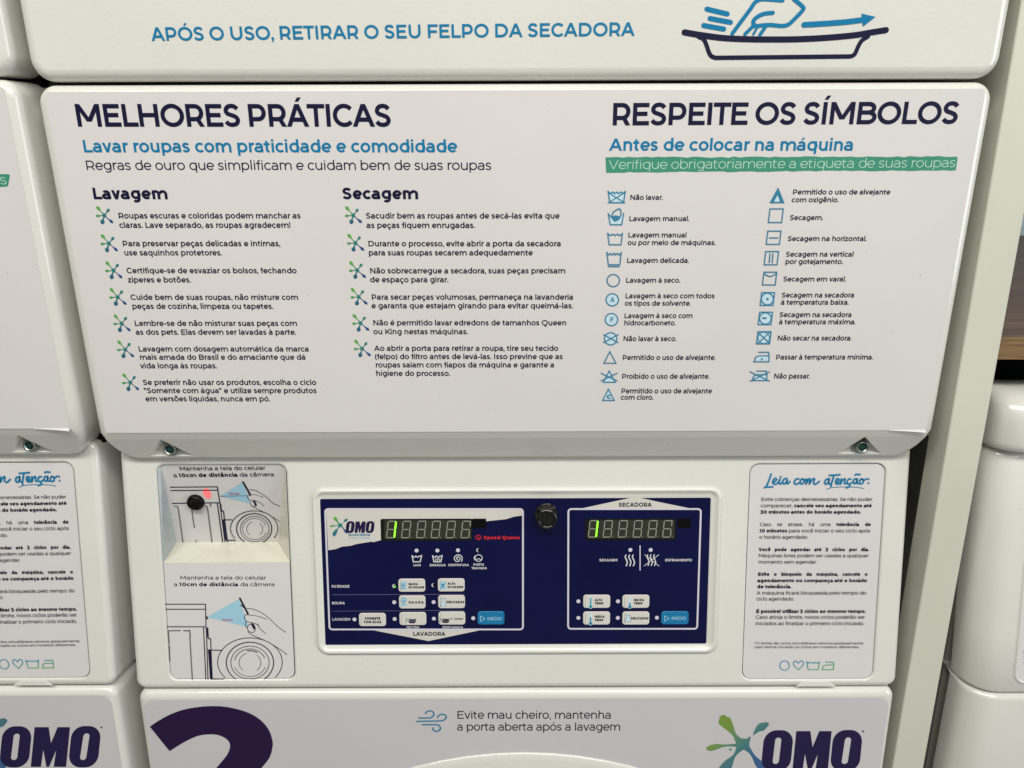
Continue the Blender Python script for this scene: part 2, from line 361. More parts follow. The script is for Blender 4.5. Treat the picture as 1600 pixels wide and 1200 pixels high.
        if ch in 'ij': S.append(('p', arc(x, .68, h*1.15, h*1.15, 0, 360, 8)[:-1]))
    elif ch == 'l': a = .255; st((.1275, 0), (.1275, ASC))
    elif ch == 't': a = .385; lst([(.10+h, .65), (.10+h, .15)]+arc(.25, .15, .15-h, .158-h, 180, 300, 7)); st((.0, X-h-.02), (.33, X-h-.02))
    elif ch == 's': a = .475; sshape(.03, -.006, .44, X+.006)
    elif ch == 'v': a = .53; dg(.01+w*.56, X, .265, 0); dg(.52-w*.56, X, .265, 0)
    elif ch == 'y': a = .53; dg(.01+w*.56, X, .265, 0); dg(.52-w*.56, X, .19, DSC)
    elif ch == 'w': a = .84; dg(.02+w*.5, X, .23, 0); dg(.42, X, .23, 0); dg(.42, X, .61, 0); dg(.82-w*.5, X, .61, 0)
    elif ch == 'x': a = .52; dg(.02+w*.6, 0, .50-w*.6, X); dg(.50-w*.6, 0, .02+w*.6, X)
    elif ch == 'k': a = .56; st((.08+h, 0), (.08+h, ASC)); dg(.14+h, .16, .49, X); dg(.53, 0, .27, .30)
    elif ch == 'z': a = .49; st((.045, X-h), (.44, X-h)); st((.04, h), (.45, h)); dg(.06+w*.5, w*.8, .42-w*.5, X-w*.8)
    elif ch == '0': a = .66; lst(arc(.33, C/2, .275-h, C/2+.01-h, 0, 360, 22)[:-1], True)
    elif ch == '1': a = .38; st((.27-h, 0), (.27-h, C)); st((.02, C-h), (.26, C-h))
    elif ch == '2': a = .58; lst(arc(.28, C-.22, .23-h, .22-h, 155, -25, 10)+[(.08, h*1.6)]); st((.05, h), (.54, h))
    elif ch == '3': a = .60; lst([(.04, C-h), (.30, C-h)]+arc(.30, .535, .19-h, .165-h, 90, -90, 7)+[(.20, .37)]); lst([(.20, .37), (.31, .37)]+arc(.31, .19+h*.2, .24-h, .18, 90, -90, 8)+[(.04, h)])
    elif ch in '.': a = .20; S.append(('p', arc(.10, h*1.1, h*1.2, h*1.2, 0, 360, 8)[:-1]))
    elif ch == ',': a = .20; S.append(('p', arc(.10, h*1.1, h*1.2, h*1.2, 0, 360, 8)[:-1])); S.append(('p', [(.10-h*.2, h*.6), (.10+h*1.15, h*.8), (.10+h*.3, -.12), (.10-h*.8, -.12)]))
    elif ch == ':': a = .2; [S.append(('p', arc(.10, y, h*1.2, h*1.2, 0, 360, 8)[:-1])) for y in (h, X-h)]
    elif ch == '!': a = .25; S.append(('p', arc(.125, h*1.1, h*1.2, h*1.2, 0, 360, 8)[:-1])); S.append(('p', [(.125-h*.7, .2), (.125+h*.7, .2), (.125+h, C), (.125-h, C)]))
    elif ch == '-': a = .37; st((.045, .26), (.325, .26))
    elif ch == '+': a = .55; st((.06, .33), (.49, .33)); st((.275, .12), (.275, .54))
    elif ch == '(': a = .31; lst(arc(.36, .28, .25, .47, 125, 235, 8))
    elif ch == ')': a = .31; lst(arc(-.05, .28, .25, .47, 55, -55, 8))
    elif ch == '"': a = .37; st((.11, .46), (.10, C)); st((.25, .46), (.26, C))
    elif ch == '*': a = .36; [st((.18-.13*math.cos(R(t)), .57-.13*math.sin(R(t))), (.18+.13*math.cos(R(t)), .57+.13*math.sin(R(t)))) for t in (90, 30, 150)]
    else:
        d = unicodedata.normalize('NFD', ch)
        if len(d) > 1:
            base = {'i': 'ı'}.get(d[0], d[0]); a, S0 = glyph(base, w); S = list(S0)
            cx = a/2; y = (C if d[0].isupper() else X)+.07; q = w*.85
            if d[1] == '\u0301': S.append(('p', [(cx-.05, y), (cx-.05+q, y), (cx+.08+q*.6, y+.13), (cx+.03, y+.13)]))
            if d[1] == '\u0300': S.append(('p', [(cx+.05, y), (cx+.05-q, y), (cx-.08-q*.6, y+.13), (cx-.03, y+.13)]))
            if d[1] == '\u0302': S.append(('s', [(cx-.14, y), (cx, y+.11), (cx+.14, y)], False))
            if d[1] == '\u0303': S.append(('s', spline([(cx-.14, y+.02), (cx-.07, y+.085), (cx+.06, y+.035), (cx+.14, y+.10)], 3), False))
            if d[1] == '\u0327': S.append(('s', [(cx, 0), (cx, -.06), (cx+.06, -.10), (cx+.03, -.16), (cx-.06, -.16)], False))
    GC[key] = (a, S); return GC[key]

LIGHT, REG, MED, SEMI, BOLD, XB = .052, .074, .092, .112, .135, .16
def runs(s, w, wb):
    """'~' toggles the heavier weight"""
    out = []; b = False
    for c in s:
        if c == '~': b = not b
        else: out.append((c, wb if b else w))
    return out
def text(mb, P, s, a, b, em, w=MED, wb=BOLD, h=0., justify=False, track=-.028):
    """line of text on plane P between points a (baseline start) and b (baseline end); em = type size in plane units"""
    rr = runs(s, w, wb); gl = [(c, glyph(c, q), q) for c, q in rr]
    nat = sum(g[0]+track for c, g, q in gl); d = Vector((b[0]-a[0], b[1]-a[1])); Lx = d.length; ex = d/Lx; ey = Vector((-ex.y, ex.x))
    ns = sum(1 for c, g, q in gl if c == ' ')
    k = Lx/nat; extra = 0
    if justify and ns: extra = (Lx-nat*em)/ns; k = em
    x = 0.; A = Vector((a[0], a[1]))
    for c, (adv, S), q in gl:
        lev = 0
        for item in S:
            hh = h+lev*2e-5; lev += 1
            if item[0] == 's':
                t = MB(); t.stroke(item[1], q, 0, item[2])
                polys = [[t.v[i] for i in f] for f in t.f]
            else: polys = [item[1]]
            for pg in polys:
                mb.poly([tuple(A+ex*(x+p[0]*k)+ey*(p[1]*em)) for p in pg], hh)
        x += (adv+track)*k+(extra if c == ' ' else 0)
def tz(mb, z, s, xa, xb, y, cap, w=MED, wb=BOLD, h=0., yb=None, **kw):
    """text with crop coordinates; cap = capital height in crop pixels"""
    a = z(xa, y); b = z(xb, y if yb is None else yb); c = z(xa, y-cap)
    em = math.hypot(c[0]-a[0], c[1]-a[1])/CAPH
    text(mb, z.P, s, a, b, em, w, wb, h, **kw)

# ------------------------------------------------------------------ planes of the machine fronts (camera height added)
def PL(y, z, v): return Plane((0, y, CZ+z), v)
PS = PL(.5966, -.218, (0, -.0285, 1))               # instruction panel and the panel above it
PC = PL(.5866, -.4598, (0, .0329, .2098))           # sloping control panel
PW = PL(.5862, -.4640, (0, .030, 1))                # washer front
XC, HW, DX, DZ = .0028, .3440, -.705, .004
H1, H2 = 3e-4, 5e-4

def splash(z, parent, x, y, s, P, material=None, name='splash_mark', hb=H2, big=False):
    mb = MB(); T = [(-33, -38, 15), (21, -27, 13), (-36, 3, 12), (-10, 35, 20), (38, 33, 13)]
    for i, (dx, dy, r) in enumerate(T):
        pts = []; ws = []
        for k in range(9):
            t = k/8; pts.append(z(x+dx*s*t, y+dy*s*t)); ws.append(z.len(s*(r*(.85-.6*math.sin(math.pi*min(1, t*1.25))) if t < .8 else r*(1.15 if t < 1 else .75))))
        mb.stroke(pts, ws, hb+i*2e-5, rnd=True)
    c = z(x, y); mb.disc(c[0], c[1], z.len(9*s), hb+1.2e-4)
    return mb.build(name, material or M_SPLASH, parent, P.M)

def lines_obj(name, z, parent, material, items, h=H2, label=None):
    """items: ('l', pts, width) open, ('c', pts, width) closed, ('f', pts) filled, ('d', x, y, r) disc, ('o', x, y, rx, ry, width) ellipse ring"""
    mb = MB()
    for i, it in enumerate(items):
        hh = h+(i % 12)*2e-5
        if it[0] == 'l': mb.stroke(z.pts(it[1]), z.len(it[2]), hh, rnd=True)
        elif it[0] == 'c': mb.stroke(z.pts(it[1]), z.len(it[2]), hh, closed=True)
        elif it[0] == 'f': mb.tess([z.pts(it[1])], hh)
        elif it[0] == 'd': mb.poly(z.pts(arc(it[1], it[2], it[3], -it[3], 0, 360, 16)[:-1]), hh)
        elif it[0] == 'o': mb.stroke(z.pts(arc(it[1], it[2], it[3], it[4], 0, 360, 40)[:-1]), z.len(it[5]), hh, closed=True)
    return mb.build(name, material, parent, z.P.M, label)
def sp(*p): return spline(list(p), 5)

def omo(z, parent, x, y, s, P, hb=H2, dot=True, big=True, material=None):
    """the logo in coordinates of the enlarged crop (355 units tall, its top left at 600,296)"""
    def q(px, py): return z(x+(px-600)*s, y+(py-296)*s)
    mb = MB()
    def O(cx0, cx1, slot0, slot1, top, bot, w):
        ring = []; inner = []
        for p in rrect(-w/2, 0, w/2, bot-top, w*.42, 8): 
            t = 1-p[1]/(bot-top); ring.append(q((cx0+(cx1-cx0)*t)+p[0], top+(bot-top)*t))
        sw, s0, s1 = 56, top+66, bot-66
        for p in rrect(-sw/2, 0, sw/2, s1-s0, sw*.46, 8):
            t = 1-p[1]/(s1-s0); inner.append(q(slot0+(slot1-slot0)*t+p[0], s0+(s1-s0)*t))
        mb.tess([ring, inner[::-1]], hb)
    O(728, 692, 722, 694, 288, 655, 262); O(1345, 1308, 1345, 1309, 286, 655, 262)
    mb.tess([[q(*p) for p in [(880, 296), (1005, 296), (1025, 440), (1085, 296), (1195, 296), (1160, 650), (1050, 650), (1072, 500), (1008, 650), (985, 650), (957, 497), (935, 650), (845, 650)]]], hb+2e-5)
    if dot: c = q(1475, 299); mb.disc(c[0], c[1], z.len(9*s), hb, 10)
    mb.build('logo_lettering', material or M_OMO, parent, P.M)
    mb = MB()
    limbs = [[(400, 420, 90), (350, 360, 48), (325, 325, 34), (285, 265, 74), (240, 205, 112), (228, 182, 70)],
             [(495, 333, 6), (530, 290, 46), (570, 260, 84), (610, 238, 52)],
             [(400, 420, 90), (340, 422, 34), (240, 426, 24), (170, 435, 56), (115, 448, 62), (95, 450, 40)],
             [(400, 415, 100), (350, 485, 40), (320, 525, 32), (270, 590, 90), (215, 690, 120), (205, 730, 70)],
             [(400, 415, 100), (460, 470, 42), (500, 525, 34), (545, 585, 70), (590, 640, 70)],
             [(400, 420, 90), (450, 375, 40), (466, 350, 12)]]
    for i, L in enumerate(limbs):
        L2 = spline(L, 5); mb.stroke([q(a, b) for a, b, c in L2], [max(z.len(c*s), 1e-5) for a, b, c in L2], hb-6e-5-i*1.5e-5, rnd=True)
    c = q(400, 414); mb.disc(c[0], c[1], z.len(62*s), hb-4e-5, 20)
    mb.build('logo_splash', M_SPLB if big else M_SPLASH, parent, P.M)

# care symbols, drawn about a centre in crop pixels
def tub(x, y, w, h, lw=3.6, waves=3):
    a = [(x-w/2, y-h/2), (x-w/2+w*.10, y+h/2), (x+w/2-w*.10, y+h/2), (x+w/2, y-h/2)]
    wv = []; n = waves*2
    for i in range(n+1): wv.append((x-w/2*.93+w*.93*i/n, y-h/2+h*.08+(h*.13 if i % 2 else 0)))
    return [('l', a, lw), ('l', wv, lw)]
def cross(x, y, w, h, lw=3.6): return [('l', [(x-w/2, y-h/2), (x+w/2, y+h/2)], lw), ('l', [(x-w/2, y+h/2), (x+w/2, y-h/2)], lw)]
def tri(x, y, w, h, lw=3.6): return [('c', [(x, y-h/2), (x+w/2, y+h/2), (x-w/2, y+h/2)], lw)]
def sq(x, y, w, h, lw=3.6, sk=4): return [('c', [(x-w/2+sk, y-h/2), (x+w/2+sk, y-h/2), (x+w/2-sk, y+h/2), (x-w/2-sk, y+h/2)], lw)]
def iron(x, y, w, h, lw=3.6): return [('c', [(x-w/2, y+h/2), (x-w/2+w*.12, y), (x-w/2+w*.34, y-h*.12), (x+w/2, y-h*.12), (x+w/2-2, y+h/2)], lw), ('l', [(x-w*.2, y-h/2), (x+w*.46, y-h/2), (x+w/2, y-h*.12)], lw)]

def care_card(z, parent):
    """the notice card of the right-hand recess; z is a crop reader (origin 1130,640 scale 2.728)"""
    J = dict(justify=True)
    B = [[('Evite cobranças desnecessárias. Se não puder', 160, 634, 389), ('comparecer, ~cancele seu agendamento até~', 158, 632, 416), ('~30 minutos antes do horário agendado.~', 157, 585, 443)],
         [('Caso se atrase, há uma ~tolerância de~', 155, 628, 496), ('~10 minutos~ para você iniciar o seu ciclo após', 154, 626, 523), ('o horário agendado.', 152, 361, 550)],
         [('~Você pode agendar até 3 ciclos por dia.~', 150, 619, 603), ('Máquinas livres podem ser usadas a qualquer', 149, 618, 629), ('momento sem agendar.', 148, 399, 656)],
         [('~Evite o bloqueio da máquina, cancele o~', 146, 614, 708), ('~agendamento ou compareça até o horário~', 144, 612, 735), ('~de tolerância.~', 143, 289, 761), ('A máquina ficará bloqueada pelo tempo do', 141, 609, 788), ('ciclo agendado.', 140, 302, 813)],
         [('~É possível utilizar 3 ciclos ao mesmo tempo.~', 138, 605, 866), ('Caso atinja o limite, novos ciclos poderão ser', 137, 602, 891), ('iniciados ao finalizar o primeiro ciclo iniciado.', 136, 599, 918)]]
    for blk in B:
        mb = MB()
        for s, a, b, y in blk:
            wide = s.startswith(('Caso se', '~Você', '~Evite'))
            tz(mb, z, s, a, b, y, 14.8, .098, .19, H2, justify=wide)
        mb.build('paragraph', M_INK, parent, z.P.M)
    mb = MB()
    tz(mb, z, '*O limite de ciclos simultâneos retorna gradualmente', 132, 596, 1000, 10, .09, .15, H2)
    tz(mb, z, 'caso tenha iniciado os ciclos em horários diferentes.', 131, 580, 1016, 10, .09, .15, H2)
    mb.build('footnote', M_INK, parent, z.P.M)
    # hand-lettered title, traced at 6.4875
    y6 = Z(z.P, 1160, 715, 6.4875); W6 = 18
    T = [sp((290, 165), (275, 210), (258, 255), (240, 292)), sp((222, 303), (250, 296), (280, 297), (308, 294)),
         sp((305, 250), (330, 240), (345, 218), (330, 208), (312, 225), (308, 255), (325, 268), (350, 262), (368, 240), (380, 215)),
         sp((380, 215), (372, 245), (376, 264), (392, 262), (405, 245)), sp((450, 212), (425, 212), (408, 240), (415, 262), (435, 260), (452, 225), (450, 255), (462, 262), (480, 240)),
         sp((570, 215), (545, 215), (525, 245), (535, 268), (560, 262), (585, 245)), sp((610, 215), (590, 225), (585, 255), (600, 265), (622, 250), (622, 225), (610, 215), (635, 225), (650, 215)),
         sp((650, 215), (645, 262), (660, 230), (680, 212), (678, 262), (695, 230), (722, 210), (728, 220), (718, 250), (735, 268), (760, 255), (778, 238)),
         sp((870, 212), (845, 222), (832, 250), (845, 268), (868, 250), (878, 215), (872, 255), (888, 265)), sp((925, 178), (915, 215), (900, 262), (895, 290)), sp((880, 178), (920, 176), (960, 174), (985, 170)),
         sp((945, 250), (968, 238), (975, 218), (958, 212), (945, 235), (950, 262), (975, 262), (995, 240)), sp((1000, 215), (995, 262), (1010, 230), (1035, 212), (1038, 225), (1032, 258), (1050, 262)),
         sp((1098, 218), (1078, 215), (1060, 240), (1068, 265), (1095, 260), (1112, 250)), sp((1078, 268), (1088, 285), (1070, 300), (1052, 305)),
         sp((1160, 215), (1135, 215), (1122, 240), (1132, 262), (1152, 250), (1162, 218), (1158, 255), (1172, 262)), sp((1210, 215), (1190, 225), (1185, 255), (1202, 265), (1222, 250), (1222, 225), (1210, 215), (1235, 225), (1258, 212)),
         sp((1140, 175), (1158, 165), (1172, 172), (1190, 168)), sp((385, 192), (388, 194)), sp((1277, 215), (1278, 218)), sp((1275, 255), (1276, 258))]
    lines_obj('script_title', y6, parent, M_BLUE, [('l', t, W6) for t in T], label='blue brush lettering Leia com atenção')
    lines_obj('underline_stroke', y6, parent, M_ICON, [('l', sp((852, 320), (900, 304), (980, 296), (1080, 296), (1160, 300), (1228, 312)), 8)])
    it = [('o', 261, 1090, 20, 20, 4), ('l', sp((320, 1108), (302, 1090), (300, 1076), (310, 1070), (320, 1080), (330, 1070), (341, 1076), (338, 1090), (320, 1108)), 4)]
    it += tub(383, 1090, 54, 34, 4)+iron(446, 1091, 50, 32, 4)
    lines_obj('care_symbol', z, parent, M_LINEG, it)

def scanner_drawing(z, parent, D, h=H2):
    """drawing of a washer, a camera cone and a hand with a phone; D maps picture points of the lower card into crop z"""
    def L(pts, w=9): return ('l', [D(*p) for p in pts], w)
    lines_obj('scan_cone', z, parent, M_CONE, [('f', [D(*p) for p in [(560, 505), (860, 335), (955, 600)]])], h)
    it = [L([(140, 383), (548, 383), (552, 590)]), L([(140, 430), (545, 430)]), L([(150, 594), (550, 594)]), L([(530, 600), (552, 1105)]), L([(556, 600), (572, 1105)]), L([(560, 500), (566, 520)], 14),
          L([(575, 705), (596, 705), (612, 1100)]), L([(570, 810), (705, 815)]), L([(600, 1085), (718, 1085)]),
          L([(880, 390), (925, 425), (945, 480)], 10), L(sp((935, 420), (1000, 430), (1080, 465), (1150, 520), (1230, 595), (1300, 645)), 5), L(sp((1040, 565), (1060, 610), (1112, 655)), 5),
          L(sp((960, 485), (1040, 495), (1120, 525)), 5), L(sp((960, 482), (925, 480), (912, 510), (935, 545), (1000, 560), (1045, 580)), 6), L(sp((1000, 570), (1015, 610), (1000, 645), (960, 640), (940, 610), (950, 580), (985, 565)), 6), L(sp((945, 640), (975, 665), (1040, 695), (1130, 735), (1230, 795), (1312, 855)), 6), L(sp((930, 545), (922, 580), (940, 605)), 6)]
    def A(cx, cy, rx, ry, a0, a1, w): return ('l', [D(*p) for p in arc(cx, cy, rx, ry, a0, a1, 30)], w)
    it += [A(965, 925, 303, 228, -220, 38, 7), A(965, 930, 222, 192, -232, 52, 9)]
    lines_obj('line_drawing', z, parent, M_INK, it, h+1e-4)
    lines_obj('phone_drawing', z, parent, M_INK, [L([(870, 328), (905, 395), (945, 470)], 18), L([(985, 570), (1005, 610)], 20)], h+1.2e-4)
    lines_obj('drum_drawing', z, parent, M_GREY, [A(965, 930, 180, 155, 0, 360, 8), A(965, 930, 150, 130, 20, 160, 6), A(965, 930, 145, 128, 190, 340, 8), A(965, 930, 102, 92, 130, 250, 6), A(965, 930, 102, 92, -50, 50, 6), A(965, 930, 130, 112, -100, -60, 12)], h+1e-4)
    lines_obj('panel_drawing', z, parent, M_GREY, [L([(200, 632), (310, 630)], 11), L([(345, 632), (400, 630), (405, 700)], 12), L([(200, 635), (208, 750)], 12), L([(208, 770), (214, 915)], 13), L([(402, 700), (426, 1100)], 11), L([(218, 1080), (226, 1105)], 9)], h+1e-4)
    lines_obj('hinge_drawing', z, parent, M_NAVY, [('f', [D(*p) for p in [(572, 815), (603, 815), (616, 1082), (590, 1082)]]), ('f', [D(*p) for p in [(560, 600), (574, 600), (580, 700), (566, 700)]])], h+1.4e-4)
    mb = MB(); a = D(702, 540); b = D(802, 540); tz(mb, z, '10cm', a[0], b[0], a[1], 20, .15, .15, h+1.6e-4, yb=b[1]); mb.build('caption', M_MAG, parent, z.P.M)

def screw(parent, pos, r):
    """hex bolt head facing the viewer"""
    w = Matrix.Translation(pos) @ PS.M.to_3x3().to_4x4()
    mb = MB(); c = lambda rr, hh, n=24, off=0.: [(rr*math.cos(2*math.pi*(i+off)/n), rr*math.sin(2*math.pi*(i+off)/n), hh) for i in range(n)]
    mb.loops([c(r*.98, .0022), c(r, .0012), c(r, -.004)], cap='first')
    o = mb.build('screw', M_METAL, parent, w)
    mb = MB(); mb.loops([c(r*.50, .0026, 24), c(r*.62, .0050, 24), c(r*.74, .0052, 24), c(r*.84, .0042, 24), c(r*.88, .001, 24)])
    mb.build('bolt_head', M_METAL, o, w)
    mb = MB(); mb.loops([c(r*.1, .0040, 6), c(r*.42, .0040, 6), c(r*.5, .0028, 6)], cap='first', sm=False); mb.build('hex_centre', M_BOLTD, o, w)

# ------------------------------------------------------------------ stacked washer dryer
def stack(root, dx, dz, main):
    S, C, Wp = PS.moved(dx, dz), PC.moved(dx, dz), PW.moved(dx, dz)
    xl, xr = XC-HW, XC+HW
    zs = lambda py: PS.uv(800, py)[1]; zc = lambda py: PC.uv(800, py)[1]; zw = lambda py: PW.uv(800, py)[1]
    I4 = Matrix.Translation((dx, 0, dz+CZ))
    b = .010
    # cabinet body
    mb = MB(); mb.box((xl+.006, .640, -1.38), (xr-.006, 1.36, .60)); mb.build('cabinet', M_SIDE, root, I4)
    # upper panel (dryer front) and instruction panel
    xl, xr, b = xl-.0019, xr+.0022, .0080
    slab(S, xl-.001, zs(125), xr+.001, .80, .015, b, .055, M_BODY, 'upper_panel', root)
    zl = zs(676); P0 = S.o+S.v*zl; SL = .56
    zbm = zl-.0310
    def prof_y(v): return 0. if v >= zl else -(zl-v)*SL
    ol = []
    ztp = zs(130)
    for cx_, cy_, a_ in ((xr-.013, ztp-.013, 0), (xl+.013, ztp-.013, 90)):
        for k in range(9):
            t = R(a_+90*k/8); ol.append((cx_+.013*math.cos(t), cy_+.013*math.sin(t)))
    ol += [(xl, zl+.02), (xl, zl+.0), (xl+.0022, zl-.008), (xl+.0055, zl-.0170), (xl+.0100, zl-.0245), (xl+.0155, zl-.0290), (xl+.0225, zbm)]
    ol += [(xr-(p[0]-xl), p[1]) for p in ol[-1:-8:-1]]
    def inset(P_, d):
        o_ = []; n_ = len(P_)
        for i_ in range(n_):
            a_, b_, c_ = Vector(P_[i_-1]), Vector(P_[i_]), Vector(P_[(i_+1) % n_])
            d1, d2 = (b_-a_).normalized(), (c_-b_).normalized(); nn = Vector((-d1.y-d2.y, d1.x+d2.x)).normalized()
            k_ = max(nn.dot(Vector((-d1.y, d1.x))), .5); o_.append(tuple(b_+nn*d*(1 if b_.y > zl-.004 else .5)/k_))
        return o_
    mb = MB(); rings = []
    for k in range(7):
        a_ = math.pi/2*k/6; bb_ = b*(1-math.sin(a_)); hh = b*(1-math.cos(a_))
        rings.append([(x_, y_, prof_y(y_)-hh*(1. if y_ > zl-.01 else .7)) for x_, y_ in inset(ol, bb_)])
    rings.append([(x_, y_, -.060) for x_, y_ in ol])
    mb.loops(rings)
    r0 = rings[0]; hi = [p for p in r0 if p[1] > zl+.004]; hi_l = min(hi, key=lambda p: (p[0] > XC, p[1])); 
    il = [i_ for i_, p in enumerate(r0) if abs(p[1]-zl) < .002]
    i0, i1 = min(il), max(il)
    up_, lo_ = r0[i1:]+r0[:i0+1], r0[i0:i1+1]
    mb.poly([(p[0], p[1], 0. if abs(p[1]-zl) < .002 else p[2]) for p in up_])
    rec = []
    for (bx, by) in ((269, 703), (1344.5, 697)):
        u_, v_ = Plane(P0+Vector((0, .0150, 0)), S.v).uv(bx, by) if dx == 0 else Plane(PS.o+PS.v*zl+Vector((0, .0150, 0)), PS.v).uv(bx, by)
        rec.append((u_, zl-.0180))
    base = len(mb.v); ls = [[Vector((p[0], p[1], 0)) for p in lo_]]
    for u_, v_ in rec: ls.append([Vector((u_-.003, zl-.0062, 0)), Vector((u_+.018, zl-.0262, 0)), Vector((u_-.019, zl-.0262, 0))])
    fl = [p for L_ in ls for p in L_]; mb.v += [(p.x, p.y, -(zl-p.y)*SL if k_ >= len(lo_) else lo_[k_][2]) for k_, p in enumerate(fl)]
    for t_ in tessellate_polygon(ls):
        a_, c_, d_ = (fl[q_] for q_ in t_)
        if (c_-a_).cross(d_-a_).z < 0: t_ = (t_[0], t_[2], t_[1])
        mb.f.append(tuple(base+q_ for q_ in t_)); mb.sm.append(False)
    for u_, v_ in rec:
        A_, R_, L_ = [(x_, y_, -(zl-y_)*SL) for x_, y_ in ((u_-.003, zl-.0062), (u_+.018, zl-.0262), (u_-.019, zl-.0262))]
        hp = -.0178; pa = [(u_+.0065*math.cos(R(q_)), v_+.0065*math.sin(R(q_)), hp) for q_ in range(90, 450, 30)]
        mb.poly(pa)
        for tri_, idx in (((A_, L_), range(0, 5)), ((L_, R_), range(4, 9)), ((R_, A_), range(8, 13))):
            q0 = len(mb.v); mb.v += [tri_[0], tri_[1]]+[pa[k_ % 12] for k_ in idx]; n_ = len(idx)
            ids = list(range(q0+2, q0+2+n_)); mid = n_//2
            for k_ in range(n_-1): mb.f.append((q0 if k_ < mid else q0+1, ids[k_+1], ids[k_])); mb.sm.append(False)
            mb.f.append((q0, q0+1, ids[mid])); mb.sm.append(False)
    sign = mb.build('instruction_panel', M_BODY, root, S.M)
    mb = MB()
    for q_, hq in ((132, .012), (703, .020), (1079, .012)):
        z_ = (PS if q_ < 700 else PC).uv(800, q_); zz_ = ((PS if q_ < 700 else PC).o+(PS if q_ < 700 else PC).v*z_[1]).z-CZ
        mb.box((xl+.004, .6300 if q_ != 703 else .634, zz_-hq), (xr-.004, .641, zz_+hq))
    mb.build('seam_shade', M_BLACK, root, I4)  # black strips added behind the seams as their painted shade
    for u_, v_ in rec: screw(root, S.o+S.u*u_+S.v*(v_-.0004)+S.n*(-.0148), .0062)
    # printed vinyl on the instruction panel
    mb = MB(); vx0, vx1, vy0, vy1 = xl+.0078, xr-.0078, zs(674), zs(141)
    nx = 24; ny = 12; ring = rrect(vx0, vy0, vx1, vy1, .0035, 5)
    mb.tess([ring], H1)
    mb.loops([[(p[0], p[1], H1) for p in ring], [(p[0], p[1], -.001) for p in ring]], sm=False)
    vin = mb.build('printed_sheet', M_VINYL, root, S.M, label='pinkish white printed vinyl sheet')
    mb = MB(); top_ = []; bot_ = []
    for k in range(13):
        t = k/12; x_ = vx1-.030+.0296*t; top_.append((x_, vy0+.0004, H1+.0001)); bot_.append((x_, vy0-.0004-.0014*t*t, H1+.0002+.0016*t))
    mb.loops([top_, bot_], close=False); mb.build('curled_sheet_edge', M_VINYL, root, S.M, 'lifted lower corner of the printed sheet')
    xl, xr = XC-HW, XC+HW
    # control panel with three openings
    c_pock = (*PC.uv(252, 878), *PC.uv(443, 727)); 
    pk0 = PC.uv(254, 880); pk1 = PC.uv(439, 728); lc0 = PC.uv(259.5, 1062); rc0 = PC.uv(1166, 1062); rc1 = PC.uv(1381, 724.5)
    card_l = (pk0[0]-.0002, lc0[1], pk1[0]+.0042, pk0[1]); rcx0, rcx1 = PC.uv(1168, 900)[0], PC.uv(1372, 900)[0]
    whole_l = (card_l[0], lc0[1], card_l[2], pk1[1]+.0012)
    hole_r = (rcx0-.0012, rc0[1], rcx1+.0012, rc1[1])
    ctop, cbot = PC.uv(800, 694)[1], PC.uv(800, 1075.8)[1]
    slab(C, xl+.0005, cbot, xr-.0005, ctop, .009, .0055, .05, M_BODY, 'control_panel', root,
         holes=[(whole_l[0], whole_l[1], whole_l[2], whole_l[3], .007, .0018, .03), (hole_r[0], hole_r[1], hole_r[2], hole_r[3], .008, .0015, .004)])
    # right-hand notice card
    mb = MB(); ring = rrect(hole_r[0]+.0006, hole_r[1]+.0006, hole_r[2]-.0006, hole_r[3]-.0006, .0075, 6, -.0012)
    mb.loops([ring, [(p[0], p[1], -.0032) for p in ring]], cap='first', sm=False)
    ccard = mb.build('notice_card', M_CARD, root, C.M)
    # tab below the notice card
    tz_ = lambda *p: [PC.uv(*q) for q in p]
    mb = MB(); a_ = [(*q, .0001) for q in tz_((1243, 1072.5), (1306, 1072.5), (1295, 1064.3), (1254, 1064.3))]; b_ = [(*q, .0004) for q in tz_((1247, 1071.8), (1302, 1071.8), (1293.5, 1065.5), (1256, 1065.5))]
    mb.loops([b_, a_], cap='first', sm=False)
    mb.build('release_tab', M_BODY, root, C.M)
    # washer front
    slab(Wp, xl+.0005, -.70, xr-.0005, PW.uv(800, 1079.5)[1], .010, .007, .05, M_BODY, 'washer_front', root)
    ell = [(XC+.006+.29*math.cos(t), zw(1175)-.25+.25*math.sin(t)) for t in [2*math.pi*i/72 for i in range(72)]]
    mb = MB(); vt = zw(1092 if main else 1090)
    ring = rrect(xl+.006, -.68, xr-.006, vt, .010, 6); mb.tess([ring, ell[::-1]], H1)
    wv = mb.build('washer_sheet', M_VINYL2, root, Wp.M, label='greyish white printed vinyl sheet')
    mb = MB(); rings = []
    cx, cy = XC+.006, zw(1175)-.25
    for s, hh in ((1., .0003), (.999, .0012), (.995, .0018), (.97, .0024), (.86, .0045), (.80, .005), (.74, .005), (.70, .002)):
        rings.append([(cx+.29*s*math.cos(t), cy+.25*s*math.sin(t), hh) for t in [2*math.pi*i/72 for i in range(72)]])
    mb.loops([r for r in reversed(rings)]); dsur = mb.build('door_surround', M_BODY, root, Wp.M)
    mb = MB(); mb.loops([[(cx+.29*s*math.cos(t), cy+.25*s*math.sin(t), hh) for t in [2*math.pi*i/72 for i in range(72)]] for s, hh in ((.3, .022), (.55, .016), (.7, .005))], cap='first')
    mb.build('door_glass', M_GLASS, root, Wp.M)
    mb = MB(); mb.loops([[(cx+q*math.cos(t), .62+q*math.sin(t), hh) for t in [2*math.pi*i/60 for i in range(60)]] for q, hh in ((.10, .012), (.15, .010), (.17, .018), (.20, .014), (.21, .001))], cap='first')
    mb.build('dryer_door', M_BODY, root, S.M)
    return S, C, Wp, sign, vin, ccard, wv, whole_l, card_l, pk0, pk1

